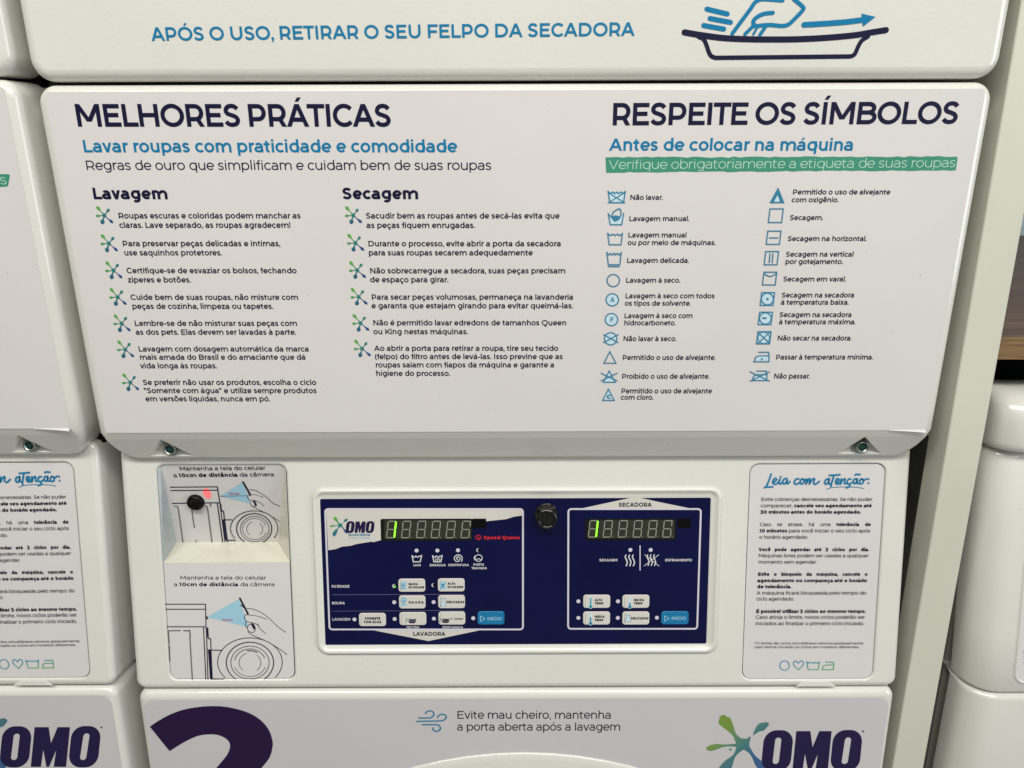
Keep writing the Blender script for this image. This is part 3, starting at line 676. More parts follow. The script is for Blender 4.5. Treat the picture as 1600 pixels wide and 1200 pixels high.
root = empty('stacked_washer_dryer', (XC, .98, 0), 'middle stacked washer dryer with blue control fascia and two displays below a large instruction sheet', 'washer dryer', 'stacked washer dryers side by side')
S, C, Wp, sign, vin, ccard, wv, whole, cardl, pk0, pk1 = stack(root, 0, 0, True)

# ---- upper panel print
z1 = Z(PS, 0, 0, 1)
mb = MB(); tz(mb, z1, 'APÓS O USO, RETIRAR O SEU FELPO DA SECADORA', 237, 991, 64, 21, .125, h=H1, yb=56)
PNL = [o for o in root.children if o.name.startswith('upper_panel')][0]
mb.build('heading', M_BLUE, PNL, PS.M, label='blue capitals APÓS O USO, RETIRAR O SEU FELPO DA SECADORA')
zt = Z(PS, 1050, 0, 4.571)
lines_obj('tray_drawing', zt, PNL, M_NAVY, [('l', sp((88, 231), (200, 250), (350, 270), (500, 279), (700, 282), (900, 280), (1100, 270), (1300, 252), (1420, 232), (1528, 215)), 40),
    ('l', sp((190, 262), (225, 280), (245, 320), (262, 370), (280, 400), (310, 413))+[(1268, 403)]+sp((1280, 401), (1305, 385), (1330, 330), (1355, 290), (1400, 260)), 29)], H1)
lines_obj('hand_drawing', zt, PNL, M_BLUE, [('l', [(248, 65), (395, 100)], 33), ('l', [(270, 132), (418, 160)], 33), ('l', [(225, 182), (370, 208)], 33),
    ('l', [(430, 240), (500, 145)]+sp((560, 65), (595, 15), (640, -5), (700, -3), (790, 3)), 27), ('l', sp((720, 92), (660, 98), (610, 120), (580, 152), (590, 185), (640, 182), (700, 178), (780, 185), (830, 175), (880, 130), (935, 70), (930, 45), (870, -5)), 27),
    ('l', [(520, 245), (590, 175)], 24), ('l', [(580, 245), (612, 190)], 16), ('l', [(628, 248), (672, 185)], 24),
    ('l', sp((942, 177), (1100, 168), (1250, 156), (1375, 140)), 36), ('f', [(1352, 98), (1452, 120), (1362, 190)])], H1-8e-5)
hd = [o for o in PNL.children if o.name.startswith('hand')][0]

# ---- instruction panel print
def block(z, lines, cap, w=MED, mat_=M_INK, name='paragraph', wb=BOLD, parent=vin, **kw):
    mb = MB()
    for s, a, b, y in lines: tz(mb, z, s, a, b, y, cap, w, wb, H2, **kw)
    return mb.build(name, mat_, parent, z.P.M)
block(z1, [('MELHORES PRÁTICAS', 118.5, 611, 198)], 35, .134, M_NAVY, 'heading', track=-.065)
block(z1, [('RESPEITE OS SÍMBOLOS', 953, 1494, 196.0)], 35, .134, M_NAVY, 'heading', track=-.065, yb=193.5)
block(z1, [('Lavar roupas com praticidade e comodidade', 130, 714.5, 238)], 19, .128, M_BLUE, 'subheading')
block(z1, [('Regras de ouro que simplificam e cuidam bem de suas roupas', 134.5, 768, 265.5)], 14.5, .082, M_NAVY, 'subheading')
block(z1, [('Antes de colocar na máquina', 951, 1332.5, 235.5)], 19, .128, M_BLUE, 'subheading')
ed = [(946, 246)]
for i in range(1, 61): ed.append((946+548*i/60, 246-1.5*i/60+random.uniform(-1.1, 1.1)))
ed += [(1496, 246), (1493, 266)]
for i in range(1, 61): ed.append((1493-546*i/60, 266+3.5*i/60+random.uniform(-.9, .9)))
mb = MB(); mb.tess([z1.pts(ed)[::-1]], H1+1e-4); mb.build('green_brush_band', M_GREEN, vin, PS.M)
block(z1, [('Verifique obrigatoriamente a etiqueta de suas roupas', 950.5, 1491.5, 264.3)], 14, .06, M_GTXT, 'subheading', yb=261.2)
z3 = Z(PS, 0, 280, 3.2); z4 = Z(PS, 500, 280, 3.243); z5 = Z(PS, 930, 280, 3.2)
block(z3, [('Lavagem', 464, 842, 100)], 57, .158, M_NAVY, 'heading', track=-.03)
block(z4, [('Secagem', 111, 499, 101)], 58, .158, M_NAVY, 'heading', track=-.03)
A3 = [[('Roupas escuras e coloridas podem manchar as', 593, 1505, 196), ('claras. Lave separado, as roupas agradecem!', 598, 1455, 243)],
 [('Para preservar peças delicadas e intimas,', 614, 1403, 335), ('use saquinhos protetores.', 622, 1112, 381)],
 [('Certifique-se de esvaziar os bolsos, fechando', 634, 1485, 470), ('zíperes e botões.', 641, 957, 516)],
 [('Cuide bem de suas roupas, não misture com', 654, 1493, 603), ('peças de cozinha, limpeza ou tapetes.', 662, 1368, 648)],
 [('Lembre-se de não misturar suas peças com', 674, 1487, 733), ('as dos pets. Elas devem ser lavadas à parte.', 680, 1482, 777)],
 [('Lavagem com dosagem automática da marca', 693, 1546, 861), ('mais amada do Brasil e do amaciante que dá', 700, 1530, 902), ('vida longa às roupas.', 703, 1087, 945)],
 [('Se preferir não usar os produtos, escolha o ciclo', 716, 1583, 1028), ('"Somente com água" e utilize sempre produtos', 722, 1585, 1069), ('em versões líquidas, nunca em pó.', 729, 1352, 1110)]]
A4 = [[('Sacudir bem as roupas antes de secá-las evita que', 232, 1214, 199), ('as peças fiquem enrugadas.', 235, 785, 247)],
 [('Durante o processo, evite abrir a porta da secadora', 243, 1221, 340), ('para suas roupas secarem adequedamente', 246, 1078, 386)],
 [('Não sobrecarregue a secadora, suas peças precisam', 252, 1243, 477), ('de espaço para girar.', 253, 651, 522)],
 [('Para secar peças volumosas, permaneça na lavanderia', 260, 1283, 610), ('e garanta que estejam girando para evitar queimá-las.', 261, 1282, 654)],
 [('Não é permitido lavar edredons de tamanhos Queen', 268, 1249, 740), ('ou King nestas máquinas.', 270, 750, 785)],
 [('Ao abrir a porta para retirar a roupa, tire seu tecido', 275, 1208, 869), ('(felpo) do filtro antes de levá-las. Isso previne que as', 278, 1230, 911), ('roupas saiam com fiapos da máquina e garante a', 281, 1187, 953), ('higiene do processo.', 283, 660, 996)]]
for k, L in enumerate(A3): block(z3, L, 28-k*.35, .126)
for k, L in enumerate(A4): block(z4, L, 28.5-k*.4, .126)
for i, (x, y) in enumerate([(523, 180), (546, 320), (569, 455), (590, 588), (610, 720), (628, 850), (653, 1015)]): splash(z3, vin, x, y, 1.04, PS)
for i, (x, y) in enumerate([(169, 182), (180, 322), (189, 460), (197, 595), (206, 728), (214, 857)]): splash(z4, vin, x, y, 1.04, PS)
A5 = [[('Não lavar.', 172, 338, 103)], [('Lavagem manual.', 167, 469, 209)], [('Lavagem manual', 162, 456, 291), ('ou por meio de máquinas.', 160, 601, 329)], [('Lavagem delicada.', 156, 468, 418)],
 [('Lavagem à seco.', 151, 424, 517)], [('Lavagem à seco com todos', 148, 596, 595), ('os tipos de solvente.', 146, 477, 632)], [('Lavagem à seco com', 143, 486, 694), ('hidrocarboneto.', 142, 402, 730)],
 [('Não lavar à seco.', 138, 405, 809)], [('Permitido o uso de alvejante.', 134, 601, 903)], [('Proibido o uso de alvejante.', 131, 570, 997)], [('Permitido o uso de alvejante', 128, 582, 1070), ('com cloro.', 126, 290, 1102)],
 [('Permitido o uso de alvejante', 984, 1473, 76), ('com oxigênio.', 979, 1215, 115)], [('Secagem.', 970, 1137, 204)], [('Secagem na horizontal.', 959, 1355, 309)], [('Secagem na vertical', 950, 1290, 387), ('por gotejamento.', 947, 1237, 424)],
 [('Secagem em varal.', 937, 1252, 511)], [('Secagem na secadora', 929, 1293, 591), ('à temperatura baixa.', 926, 1266, 627)], [('Secagem na secadora', 918, 1280, 689), ('à temperatura máxima.', 916, 1300, 725)],
 [('Não secar na secadora.', 908, 1280, 806)], [('Passar à temperatura mínima.', 900, 1387, 901)], [('Não passar.', 890, 1072, 996)]]
for L in A5: block(z5, L, 24.8, .126)
lw = 6
def O_(x, y, r, w=lw): return ('o', x, y, r, r*.98, w)
IC = [([('f', [(66, 62), (146, 62), (138, 115), (76, 115)])], tub(107, 88, 86, 58, lw, 4)+cross(106, 92, 84, 52, 4.5)),
 ([('f', [(68, 180), (140, 180), (130, 226), (76, 226)])], [('l', [(65, 172), (75, 227), (132, 227), (142, 170)], lw), ('l', [(68, 176), (84, 192)], lw), ('f', sp((80, 192), (100, 180), (126, 190), (112, 206), (95, 212))), ('l', sp((84, 192), (90, 165), (118, 148), (128, 158), (126, 185), (108, 200)), lw)]),
 ([], tub(99, 298, 74, 58, lw)), ([], tub(94, 396, 72, 62, lw, 4)+[('l', [(66, 436), (120, 436)], lw)]), ([], [O_(90, 506, 31)]), ([('d', 85, 602, 30)], [O_(85, 602, 31)]), ([('d', 81, 701, 30)], [O_(81, 701, 31)]),
 ([('d', 77, 797, 30)], [O_(77, 797, 31)]+cross(78, 796, 72, 40, lw)), ([], tri(73, 890, 60, 58, lw)), ([('f', [(70, 958), (98, 1012), (44, 1012)])], tri(70, 986, 60, 56, lw)+cross(69, 988, 80, 38, lw)), ([('f', [(66, 1052), (92, 1100), (40, 1100)])], tri(66, 1077, 58, 56, lw)),
 ([('f', [(912, 50), (938, 116), (876, 116)])], [('c', [(913, 48), (940, 116), (876, 116)], 7), ('l', [(911, 66), (884, 114)], 12), ('l', [(914, 66), (930, 112)], 12)]),
 ([], sq(902, 182, 66, 68, lw)), ([], sq(891, 292, 66, 66, lw)+[('l', [(870, 293), (912, 293)], lw)]), ([], sq(880, 394, 64, 66, lw)+[('l', [(873, 372), (869, 416)], lw), ('l', [(888, 372), (884, 416)], lw)]),
 ([], sq(871, 496, 64, 64, lw)+[('l', sp((844, 472), (872, 486), (904, 472)), lw)]), ([('f', [(830, 566), (896, 566), (890, 630), (826, 630)])], sq(860, 598, 64, 64, 6)+[O_(860, 598, 30, lw), ('d', 860, 598, 6)]),
 ([('f', [(820, 664), (886, 664), (880, 726), (816, 726)])], sq(850, 695, 64, 62, 6)+[O_(850, 695, 29, lw), ('l', [(838, 694), (852, 694)], 9)]),
 ([('f', [(811, 762), (876, 762), (870, 822), (808, 822)])], sq(842, 792, 64, 60, 7)+[O_(842, 792, 28, 3)]+cross(842, 792, 60, 56, lw)), ([('f', [(800, 906), (812, 886), (866, 884), (866, 908)])], iron(831, 888, 76, 48, lw)+[('d', 832, 899, 5)]),
 ([('f', [(788, 1000), (800, 980), (856, 978), (856, 1004)])], iron(821, 982, 74, 48, lw)+cross(822, 985, 96, 46, lw))]
for fill, ln in IC:
    o = lines_obj('care_symbol', z5, vin, M_ICON, ln, H2+1e-4)
    if fill: lines_obj('symbol_fill', z5, vin, M_ICONF, fill, H1+1.2e-4)
for ch, x, y in (('A', 74, 614), ('F', 72, 713)):
    block(z5, [(ch, x, x+(22 if ch == 'A' else 19), y)], 24, .15, M_ICON, 'symbol_letter')
block(z5, [('c', 54, 80, 1097)], 26, .17, M_ICON, 'symbol_letter')

mb = MB()
for k in range(34):
    px_, py_ = random.uniform(90, 1500), random.uniform(150, 668); q_ = PS.uv(px_, py_); r_ = random.uniform(.00012, .00042); a0 = random.uniform(0, 6)
    mb.poly([(q_[0]+r_*random.uniform(.5, 1.5)*math.cos(a0+t*.9), q_[1]+r_*random.uniform(.4, 1.1)*math.sin(a0+t*.9)) for t in range(7)], H1+9e-5+k*1e-6)
mb.build('dirt_specks', mat('grime', (.22, .18, .14), .8), vin, PS.M, kind='stuff')
# ---- notice card print
PCc = PC
zc8 = Z(Plane(PC.o+PC.n*(-.0014), PC.v), 1130, 640, 2.728)
care_card(zc8, ccard)

# ---- scanner card: lower card flush in the recess, upper pocket sloping back
mb = MB(); yb0 = pk0[1]
e = .0007; lring = rrect(whole[0]+e, whole[1]+e, whole[2]-e, yb0, .0065, 6, -.0010)
lring = [p if not (p[1] > yb0-.0066) else ((whole[2]-e if p[0] > 0 - .25 + (whole[0]+whole[2])/2+.25 else whole[0]+e), yb0, -.0010) for p in lring]
mb.loops([lring, [(p[0], p[1], -.0025) for p in lring]], cap='first', sm=False)
scard = mb.build('scanner_card', M_CARD, root, C.M)
z7 = Z(Plane(PC.o+PC.n*(-.0012), PC.v), 230, 880, 6)
mb = MB(); tz(mb, z7, 'Mantenha a tela do celular', 308, 1116, 152, 34, .10, h=H1); tz(mb, z7, 'a ~10cm de distância~ da câmera', 250, 1197, 215, 34, .10, .17, h=H1)
mb.build('caption', M_INK, scard, z7.P.M)
scanner_drawing(z7, scard, lambda x, y: (x, y), H1)
# pocket
bt = PC.o+PC.v*pk1[1]-PC.n*.0025; bb = PC.o+PC.v*pk0[1]+Vector((0, .030, .0045))
PB = Plane((0, bb.y, bb.z), (0, bt.y-bb.y, bt.z-bb.z))
hgt = (Vector((0, bt.y, bt.z))-Vector((0, bb.y, bb.z))).length
pin = .0012
bx0, bx1 = PB.uv(277, 852)[0]-.0075, PB.uv(435, 850)[0]+.006
mb = MB(); mb.poly([(bx0+.006, -.001), (bx1-.005, -.001), (whole[2]+.001, hgt+.004), (whole[0]-.001, hgt+.004)], 0)
pocket = mb.build('pocket_back', M_CARD, root, PB.M)
z6 = Z(PB, 230, 715, 6.487)
mb = MB(); tz(mb, z6, 'Mantenha a tela do celular', 330, 1200, 130, 38, .10, h=H1, yb=122); tz(mb, z6, 'a ~10cm de distância~ da câmera', 268, 1290, 198, 38, .10, .17, h=H1, yb=188)
mb.build('caption', M_INK, pocket, PB.M)
L6 = lambda pts, w=11: ('l', pts, w)
lines_obj('scan_cone', z6, pocket, M_CONE, [('f', [(740, 390), (965, 250), (1050, 465)])], H1-1e-4)
it = [L6([(235, 298), (712, 294), (738, 460)]), L6([(240, 332), (712, 328)]), L6([(258, 462), (738, 455)]), L6([(712, 460), (768, 876)]), L6([(738, 460), (792, 876)], 9), L6([(755, 540), (774, 540), (818, 876)]), L6([(775, 628), (860, 628)]), L6([(800, 836), (895, 836)]), L6([(742, 388), (1015, 384)], 4),
      L6(sp((1040, 320), (1110, 335), (1200, 390), (1280, 460), (1345, 488)), 6), L6(sp((1080, 430), (1140, 450), (1185, 492)), 5), L6(sp((1050, 372), (1022, 385), (1025, 412), (1050, 432), (1100, 440)), 6), L6(sp((1075, 428), (1108, 470), (1095, 492), (1060, 488), (1045, 455)), 6), L6(sp((1060, 490), (1110, 515), (1200, 560), (1280, 605), (1345, 645)), 6), L6(sp((1050, 372), (1100, 375), (1180, 400)), 4)]
def A6(cx, cy, rx, ry, a0, a1, w): return ('l', arc(cx, cy, rx, ry, a0, a1, 30), w)
it += [A6(1085, 715, 240, 178, -215, 32, 8), A6(1085, 720, 178, 155, -235, 62, 11)]
lines_obj('line_drawing', z6, pocket, M_INK, it, H1)
lines_obj('phone_drawing', z6, pocket, M_INK, [L6([(972, 245), (1010, 310), (1045, 375)], 20), L6([(1085, 440), (1102, 480)], 20)], H1+1e-4)
lines_obj('hinge_drawing', z6, pocket, M_NAVY, [('f', [(762, 625), (786, 625), (808, 830), (786, 830)]), ('f', [(738, 462), (750, 462), (762, 540), (752, 540)])], H1+1.2e-4)
lines_obj('drum_drawing', z6, pocket, M_GREY, [A6(1090, 722, 145, 130, 0, 360, 8), A6(1090, 722, 122, 108, 20, 340, 6), A6(1090, 722, 82, 74, 130, 250, 6), A6(1090, 722, 82, 74, -50, 50, 6)], H1)
lines_obj('panel_drawing', z6, pocket, M_GREY, [L6([(280, 490), (310, 495), (320, 545)], 12), L6([(320, 545), (364, 858)], 12), L6([(450, 500), (462, 590)], 11), L6([(462, 600), (480, 708)], 11), L6([(494, 835), (504, 878)], 9), L6([(590, 486), (608, 495), (618, 545)], 12), L6([(618, 550), (658, 858)], 12), L6([(640, 465), (646, 490)], 13)], H1)
mb = MB(); tz(mb, z6, '10cm', 828, 938, 374, 22, .15, h=H1+1e-4); mb.build('caption', M_MAG, pocket, PB.M)
# pocket walls and glossy ledge (world space relative to camera height)
def cpt(u, v, back=0.): return PC.o+PC.u*u+PC.v*v+Vector((0, back, 0))-PC.n*pin
def bpt(u, v): return PB.o+PB.u*u+PB.v*v
mb = MB(); mb.v = [tuple(p) for p in (cpt(whole[0]+.0004, pk0[1]), cpt(whole[2]-.0004, pk0[1]), bpt(bx1-.006, .0), bpt(bx0+.0075, .0))]
mb.f = [(0, 1, 2, 3)]; mb.sm = [False]
mb.build('pocket_ledge', M_LEDGE, root, Matrix.Identity(4), label='glossy cream sloping ledge')
M_SIDEREFL = mat('side_plastic_reflection', (.42, .47, .49), .2, noise=.15, nscale=80, coat=.4)  # bluish reflection put into the side wall's colour
mb = MB(); mb.v = [tuple(p) for p in (cpt(whole[0]+.0004, pk0[1]), bpt(bx0+.0075, 0), bpt(whole[0]+.003, hgt), cpt(whole[0]+.0004, pk1[1]))]
mb.f = [(0, 1, 2, 3)]; mb.sm = [False]
mb.build('pocket_side', M_SIDEREFL, root, Matrix.Identity(4), label='bluish translucent plastic side of the scanner pocket')
mb = MB(); mb.v = [tuple(p) for p in (cpt(whole[2]-.0004, pk0[1]), bpt(bx1-.006, 0), bpt(whole[2]-.0016, hgt), cpt(whole[2]-.0004, pk1[1]))]
mb.f = [(3, 2, 1, 0)]; mb.sm = [False]
mb.build('pocket_side', M_LEDGE, root, Matrix.Identity(4))
# camera lens, standing out of the sloping back
u, v = z6(497, 445); ci = lambda r, h, n=28: [(u+r*math.cos(2*math.pi*i/n), v+r*math.sin(2*math.pi*i/n), h) for i in range(n)]
rr = z6.len(86)
mb = MB(); mb.loops([ci(rr*.42, .0032), ci(rr*.52, .0045), ci(rr*.80, .0045), ci(rr*.95, .0035), ci(rr, .0015), ci(rr, -.001)], cap='first')
mb.build('camera_lens', M_BLACK, root, PB.M)
lines_obj('red_led_glow', z6, root, M_REDGLOW, [('f', sp((560, 345), (580, 315), (612, 312), (640, 345), (648, 390), (630, 415), (600, 408), (572, 375), (560, 345))[:-1])], H1-1.2e-4)  # red LED glow on the sticker, painted as an even emissive patch

# ---- control fascia: raised frame, navy overlay
def crect(x0, y0, x1, y1, r, h, n=6, zz=None):
    """rounded rectangle through pixel corners on the control plane"""
    a = PC.uv(x0, (y0+y1)/2); b_ = PC.uv(x1, (y0+y1)/2); t = PC.uv((x0+x1)/2, y0); bo = PC.uv((x0+x1)/2, y1)
    return rrect(a[0], bo[1], b_[0], t[1], r, n, h)
FR = (494, 763.5, 1121.5, 1018)
def ins(d, r, h): return crect(FR[0]+d, FR[1]+d, FR[2]-d, FR[3]-d, r, h)
mb = MB(); mb.loops([ins(d, r, h) for d, r, h in reversed([(-2.6, .010, .0), (-1.9, .0098, .0014), (-.6, .0094, .0026), (1.2, .009, .0031), (3.2, .008, .0030), (4.8, .007, .0022), (9.5, .003, .0004), (13, .0015, .0003)])])
mb.build('fascia_frame', M_BODY, root, C.M)
HO = .0006
ov = crect(504.5, 778.5, 1106.8, 1006, .0012, HO)
mb = MB(); mb.loops([ov, [(p[0], p[1], -.0003) for p in ov]], cap='first', sm=False)
fascia = mb.build('control_fascia', M_OVER, root, C.M, label='navy blue membrane fascia')
PO = Plane(PC.o+PC.n*HO, PC.v)
za = Z(PO, 490, 750, 4.286); zb = Z(PO, 830, 750, 4.287)
h1, h2, h3 = 1.0e-4, 2.0e-4, 3.0e-4
def frame_line(z, x0, y0, x1, y1, xb0, xb1, r, w, name='frame_line'):
    pts = []
    q = [(x1-r, y0), (x0+r, y0), (x0, y0+r), (xb0, y1-r), (xb0+r, y1), (xb1-r, y1), (xb1, y1-r), (x1, y0+r)]
    P_ = []
    P_ += arc(x0+r, y0+r, r, r, 270, 180, 5) + arc(xb0+r, y1-r, r, r, 180, 90, 5)+arc(xb1-r, y1-r, r, r, 90, 0, 5)+arc(x1-r, y0+r, r, r, 0, -90, 5)
    mb = MB(); mb.stroke(z.pts(P_), z.len(w), h2, closed=True); return mb.build(name, M_LILAC, fascia, PO.M)
frame_line(za, 78, 194, 1402, 1000, 106, 1402, 20, 12)
frame_line(zb, 249, 194, 1136, 996, 247, 1112, 20, 12)
lines_obj('swoosh', za, fascia, M_SWOOSH, [('f', [(84, 198), (1398, 198), (1396, 238), (1340, 246), (1290, 262), (1155, 276), (1150, 262), (460, 262), (452, 300), (453, 402), (400, 416), (390, 412), (290, 428), (250, 440), (190, 446), (150, 462), (98, 470)])], h1)
lines_obj('name_banner', za, fascia, M_SWOOSH, [('f', [(385, 1003), (1150, 998), (770, 1078)])], h1)
lines_obj('name_banner', zb, fascia, M_SWOOSH, [('f', [(330, 192), (560, 142), (680, 117), (720, 117), (850, 146), (1075, 192)])], h1)
def cap_(z, L, material=M_PALE, w=.15, parent=fascia, h=h2, name='caption', P=PO):
    mb = MB()
    for s, a, b, y, c in L: tz(mb, z, s, a, b, y, c, w, h=h)
    return mb.build(name, material, parent, P.M)
cap_(za, [('LAVADORA', 665, 882, 1042, 26)], M_INK, .15, h=h3); cap_(zb, [('SECADORA', 584, 806, 178, 27)], M_INK, .15, h=h3)
cap_(za, [('SUJIDADE', 120, 241, 720, 17)]); cap_(za, [('ROUPA', 122, 209, 832, 17)]); cap_(za, [('LAVAGEM', 125, 247, 941, 18)], w=.12)
cap_(za, [('NEUTRA', 622, 709, 993, 15)], w=.12); cap_(za, [('PERFUMADA', 862, 1001, 993, 15)], w=.12)
for L in [[('LAVA', 667, 719, 577, 15)], [('ENXÁGUA', 777, 885, 577, 15)], [('CENTRIFUGA', 900, 1040, 576, 15)], [('PORTA', 1069, 1142, 573, 15), ('TRAVADA', 1057, 1160, 597, 15)]]: cap_(za, L)
cap_(zb, [('SECAGEM', 455, 578, 544, 16)]); cap_(zb, [('ESFRIAMENTO', 895, 1077, 544, 16)])
cap_(za, [('Speed Queen', 1137, 1381, 396, 22)], M_REDI, .19)
lines_obj('brand_emblem', za, fascia, M_REDI, [('o', 1103, 384, 19, 15, 4), ('l', [(1098, 376), (1106, 398), (1112, 388)], 5)], h2)
cap_(za, [('lavanderia', 232, 379, 374, 17)], M_ICON, .13, h=h3); cap_(za, [('compartilhada', 232, 379, 393, 13)], M_CONE, .10, h=h3)
omo(za, fascia, 222, 277, .215, PO, h3, big=False)
lines_obj('divider_line', za, fascia, M_DIM, [('l', [(125, 768), (1010, 764)], 3)], h2); lines_obj('divider_line', za, fascia, M_DIM, [('l', [(125, 878), (1010, 873)], 2.6)], h2)
lines_obj('divider_line', zb, fascia, M_LILAC, [('l', [(729, 440), (729, 603)], 7)], h2)
W_ = 6
lines_obj('wash_symbol', za, fascia, M_PALE, [('l', [(659, 506), (668, 547), (714, 547), (724, 504)], 7), ('l', [(661, 508), (675, 518), (684, 508), (697, 518), (708, 508), (720, 512)], 6)], h2)
lines_obj('rinse_symbol', za, fascia, M_PALE, [('l', [(797, 506), (806, 547), (852, 547), (861, 504)], 7), ('l', [(799, 508), (813, 518), (822, 508), (835, 518), (846, 508), (858, 512)], 6), ('l', sp((815, 543), (820, 527), (828, 530), (830, 543)), 4), ('l', sp((830, 543), (836, 524), (844, 530), (844, 543)), 4)], h2)
lines_obj('spin_symbol', za, fascia, M_PALE, [('l', sp((992, 545), (994, 515), (972, 500), (948, 510), (943, 530), (958, 545), (976, 540), (980, 522), (966, 513), (957, 524), (966, 532)), 6)], h2)
lines_obj('door_symbol', za, fascia, M_PALE, [('o', 1105, 522, 24, 22, 5), ('l', [(1080, 510), (1076, 522), (1082, 534)], 7), ('l', sp((1090, 534), (1105, 526), (1120, 534)), 5)], h2)
def wave(x, y): return sp((x-2, y), (x-6, y+16), (x+3, y+34), (x+7, y+52), (x, y+72))
lines_obj('heat_symbol', zb, fascia, M_PALE, [('l', wave(x, 502), 8) for x in (636, 660, 684)], h2)
lines_obj('cooling_symbol', zb, fascia, M_PALE, [('l', wave(x, 500), 7) for x in (782, 804, 826)]+[('l', [(760, 500), (856, 576)], 4), ('l', [(756, 574), (854, 500)], 4)], h2)

def button(z, x0, y0, x1, y1, material=M_KEY, label=None):
    a = z(x0, (y0+y1)/2); b_ = z(x1, (y0+y1)/2); t = z((x0+x1)/2, y0); bo = z((x0+x1)/2, y1); rings = []
    for i_, h_ in ((.0006, .00065), (.0003, .0006), (0., .0003), (0., -.0001)): rings.append(rrect(a[0]+i_, bo[1]+i_, b_[0]-i_, t[1]-i_, .0026-i_, 5, h_))
    mb = MB(); mb.loops(rings, cap='first')
    o = mb.build('button', material, root, PO.M, label)
    if material is M_KEY:
        mb = MB(); g = [z(x0+22, y0+11), z(x0+15, y0+20), z(x0+15, y1-8)]; mb.stroke(g, .00022, .0007)
        mb.build('pressed_outline', M_GREY, o, PO.M)
    return o
hb = .00072
def btxt(o, z, L, material=M_INK, w=.22): cap_(z, L, material, w, o, hb)
def bic(o, z, it, material=M_CONE): lines_obj('button_symbol', z, o, material, it, hb)
def shirt(x, y, extra=False):
    it = [('f', [(x, y+22), (x+14, y+8), (x+24, y+14), (x+34, y+6), (x+46, y+16), (x+42, y+30), (x+44, y+62), (x+4, y+62), (x+6, y+30)])]
    return it
o = button(za, 568, 660, 748, 748, label='low soil button'); btxt(o, za, [('BAIXA', 636, 700, 702, 15), ('SUJIDADE', 635, 741, 724, 15)]); bic(o, za, shirt(580, 668)); bic(o, za, [('l', [(584, 690), (598, 712), (612, 690)], 5), ('l', [(586, 730), (610, 720)], 4)], M_ICON)
o = button(za, 832, 658, 1012, 746, label='high soil button'); btxt(o, za, [('ALTA', 897, 950, 699, 15), ('SUJIDADE', 896, 1002, 722, 15)]); bic(o, za, shirt(842, 668)); bic(o, za, [('l', [(846, 690), (878, 722)], 5), ('l', [(882, 690), (850, 724)], 5), ('d', 866, 700, 7)], M_ICON)
o = button(za, 572, 772, 750, 860, label='everyday clothes button'); btxt(o, za, [('DIA A DIA', 636, 738, 825, 16)]); bic(o, za, [('d', 604, 802, 20), ('f', [(586, 826), (624, 826), (628, 842), (582, 842)])]); bic(o, za, [('o', 604, 802, 18, 14, 3), ('l', [(604, 804), (604, 832)], 5)], M_ICON)
o = button(za, 834, 770, 1014, 858, label='delicates button of the washer side'); btxt(o, za, [('DELICADAS', 889, 1009, 823, 16)]); bic(o, za, [('f', [(856, 792), (882, 792), (876, 814), (886, 842), (850, 842), (862, 814)])], M_ICONF); bic(o, za, [('c', [(856, 792), (882, 792), (876, 814), (888, 842), (850, 842), (862, 814)], 3)], M_ICON)
o = button(za, 304, 890, 485, 978, label='water only button'); btxt(o, za, [('SOMENTE', 343, 448, 933, 17), ('COM ÁGUA', 336, 455, 957, 17)])
def mini(o, z, x, y, material):
    omo(z, o, x, y, .055, PO, hb+8e-5, dot=False, big=False, material=material)
    bic(o, z, [('f', [(x-3, y+20), (x+44, y+20), (x+38, y+29), (x+5, y+29)])], material)
o = button(za, 575, 884, 755, 971, label='neutral wash button'); mini(o, za, 640, 928, M_OMO)
o = button(za, 836, 880, 1016, 968, label='scented wash button'); mini(o, za, 863, 926, M_INK); btxt(o, za, [('+', 916, 932, 934, 16), ('Comfort', 938, 1002, 934, 14)], w=.15)
o = button(za, 1098, 878, 1278, 967, M_KEYB, 'blue start button of the washer side'); btxt(o, za, [('INÍCIO', 1162, 1260, 937, 21)], M_CONE, .12); bic(o, za, [('c', [(1117, 908), (1148, 926), (1118, 944)], 4)])
def thermo(x, y, f):
    return [('l', [(x, y), (x, y+56)], 16), ('d', x, y+62, 14)]
def thermo2(x, y, f): return [('l', [(x, y+56-50*f), (x, y+58)], 9), ('d', x, y+62, 11)]
for x0_, y0_, fl, t1, lab in ((348, 768, 1., 'ALTA', 'high temperature button'), (610, 768, .35, 'BAIXA', 'low temperature button'), (347, 880, .65, 'MÉDIA', 'medium temperature button')):
    o = button(zb, x0_, y0_, x0_+181, y0_+88, label=lab); btxt(o, zb, [(t1, x0_+77, x0_+(127 if t1 == 'ALTA' else 144), y0_+41, 16), ('TEMP', x0_+77, x0_+136, y0_+64, 16)])
    bic(o, zb, thermo(x0_+50, y0_+16, fl), M_ICONF); lines_obj('button_symbol', zb, o, M_TEAL if fl == 1 else M_ICON, thermo2(x0_+50, y0_+16, fl), hb+6e-5)
o = button(zb, 610, 880, 791, 968, label='delicates button of the dryer side'); btxt(o, zb, [('DELICADAS', 665, 785, 932, 16)]); bic(o, zb, [('f', [(634, 902), (660, 902), (655, 920), (664, 946), (626, 946), (638, 920)])], M_ICONF); bic(o, zb, [('c', [(634, 902), (660, 902), (655, 920), (666, 946), (626, 946), (638, 920)], 3)], M_ICON)
o = button(zb, 870, 878, 1054, 966, M_KEYB, 'blue start button of the dryer side'); btxt(o, zb, [('INÍCIO', 937, 1035, 934, 21)], M_CONE, .12); bic(o, zb, [('c', [(893, 908), (923, 925), (893, 943)], 4)])

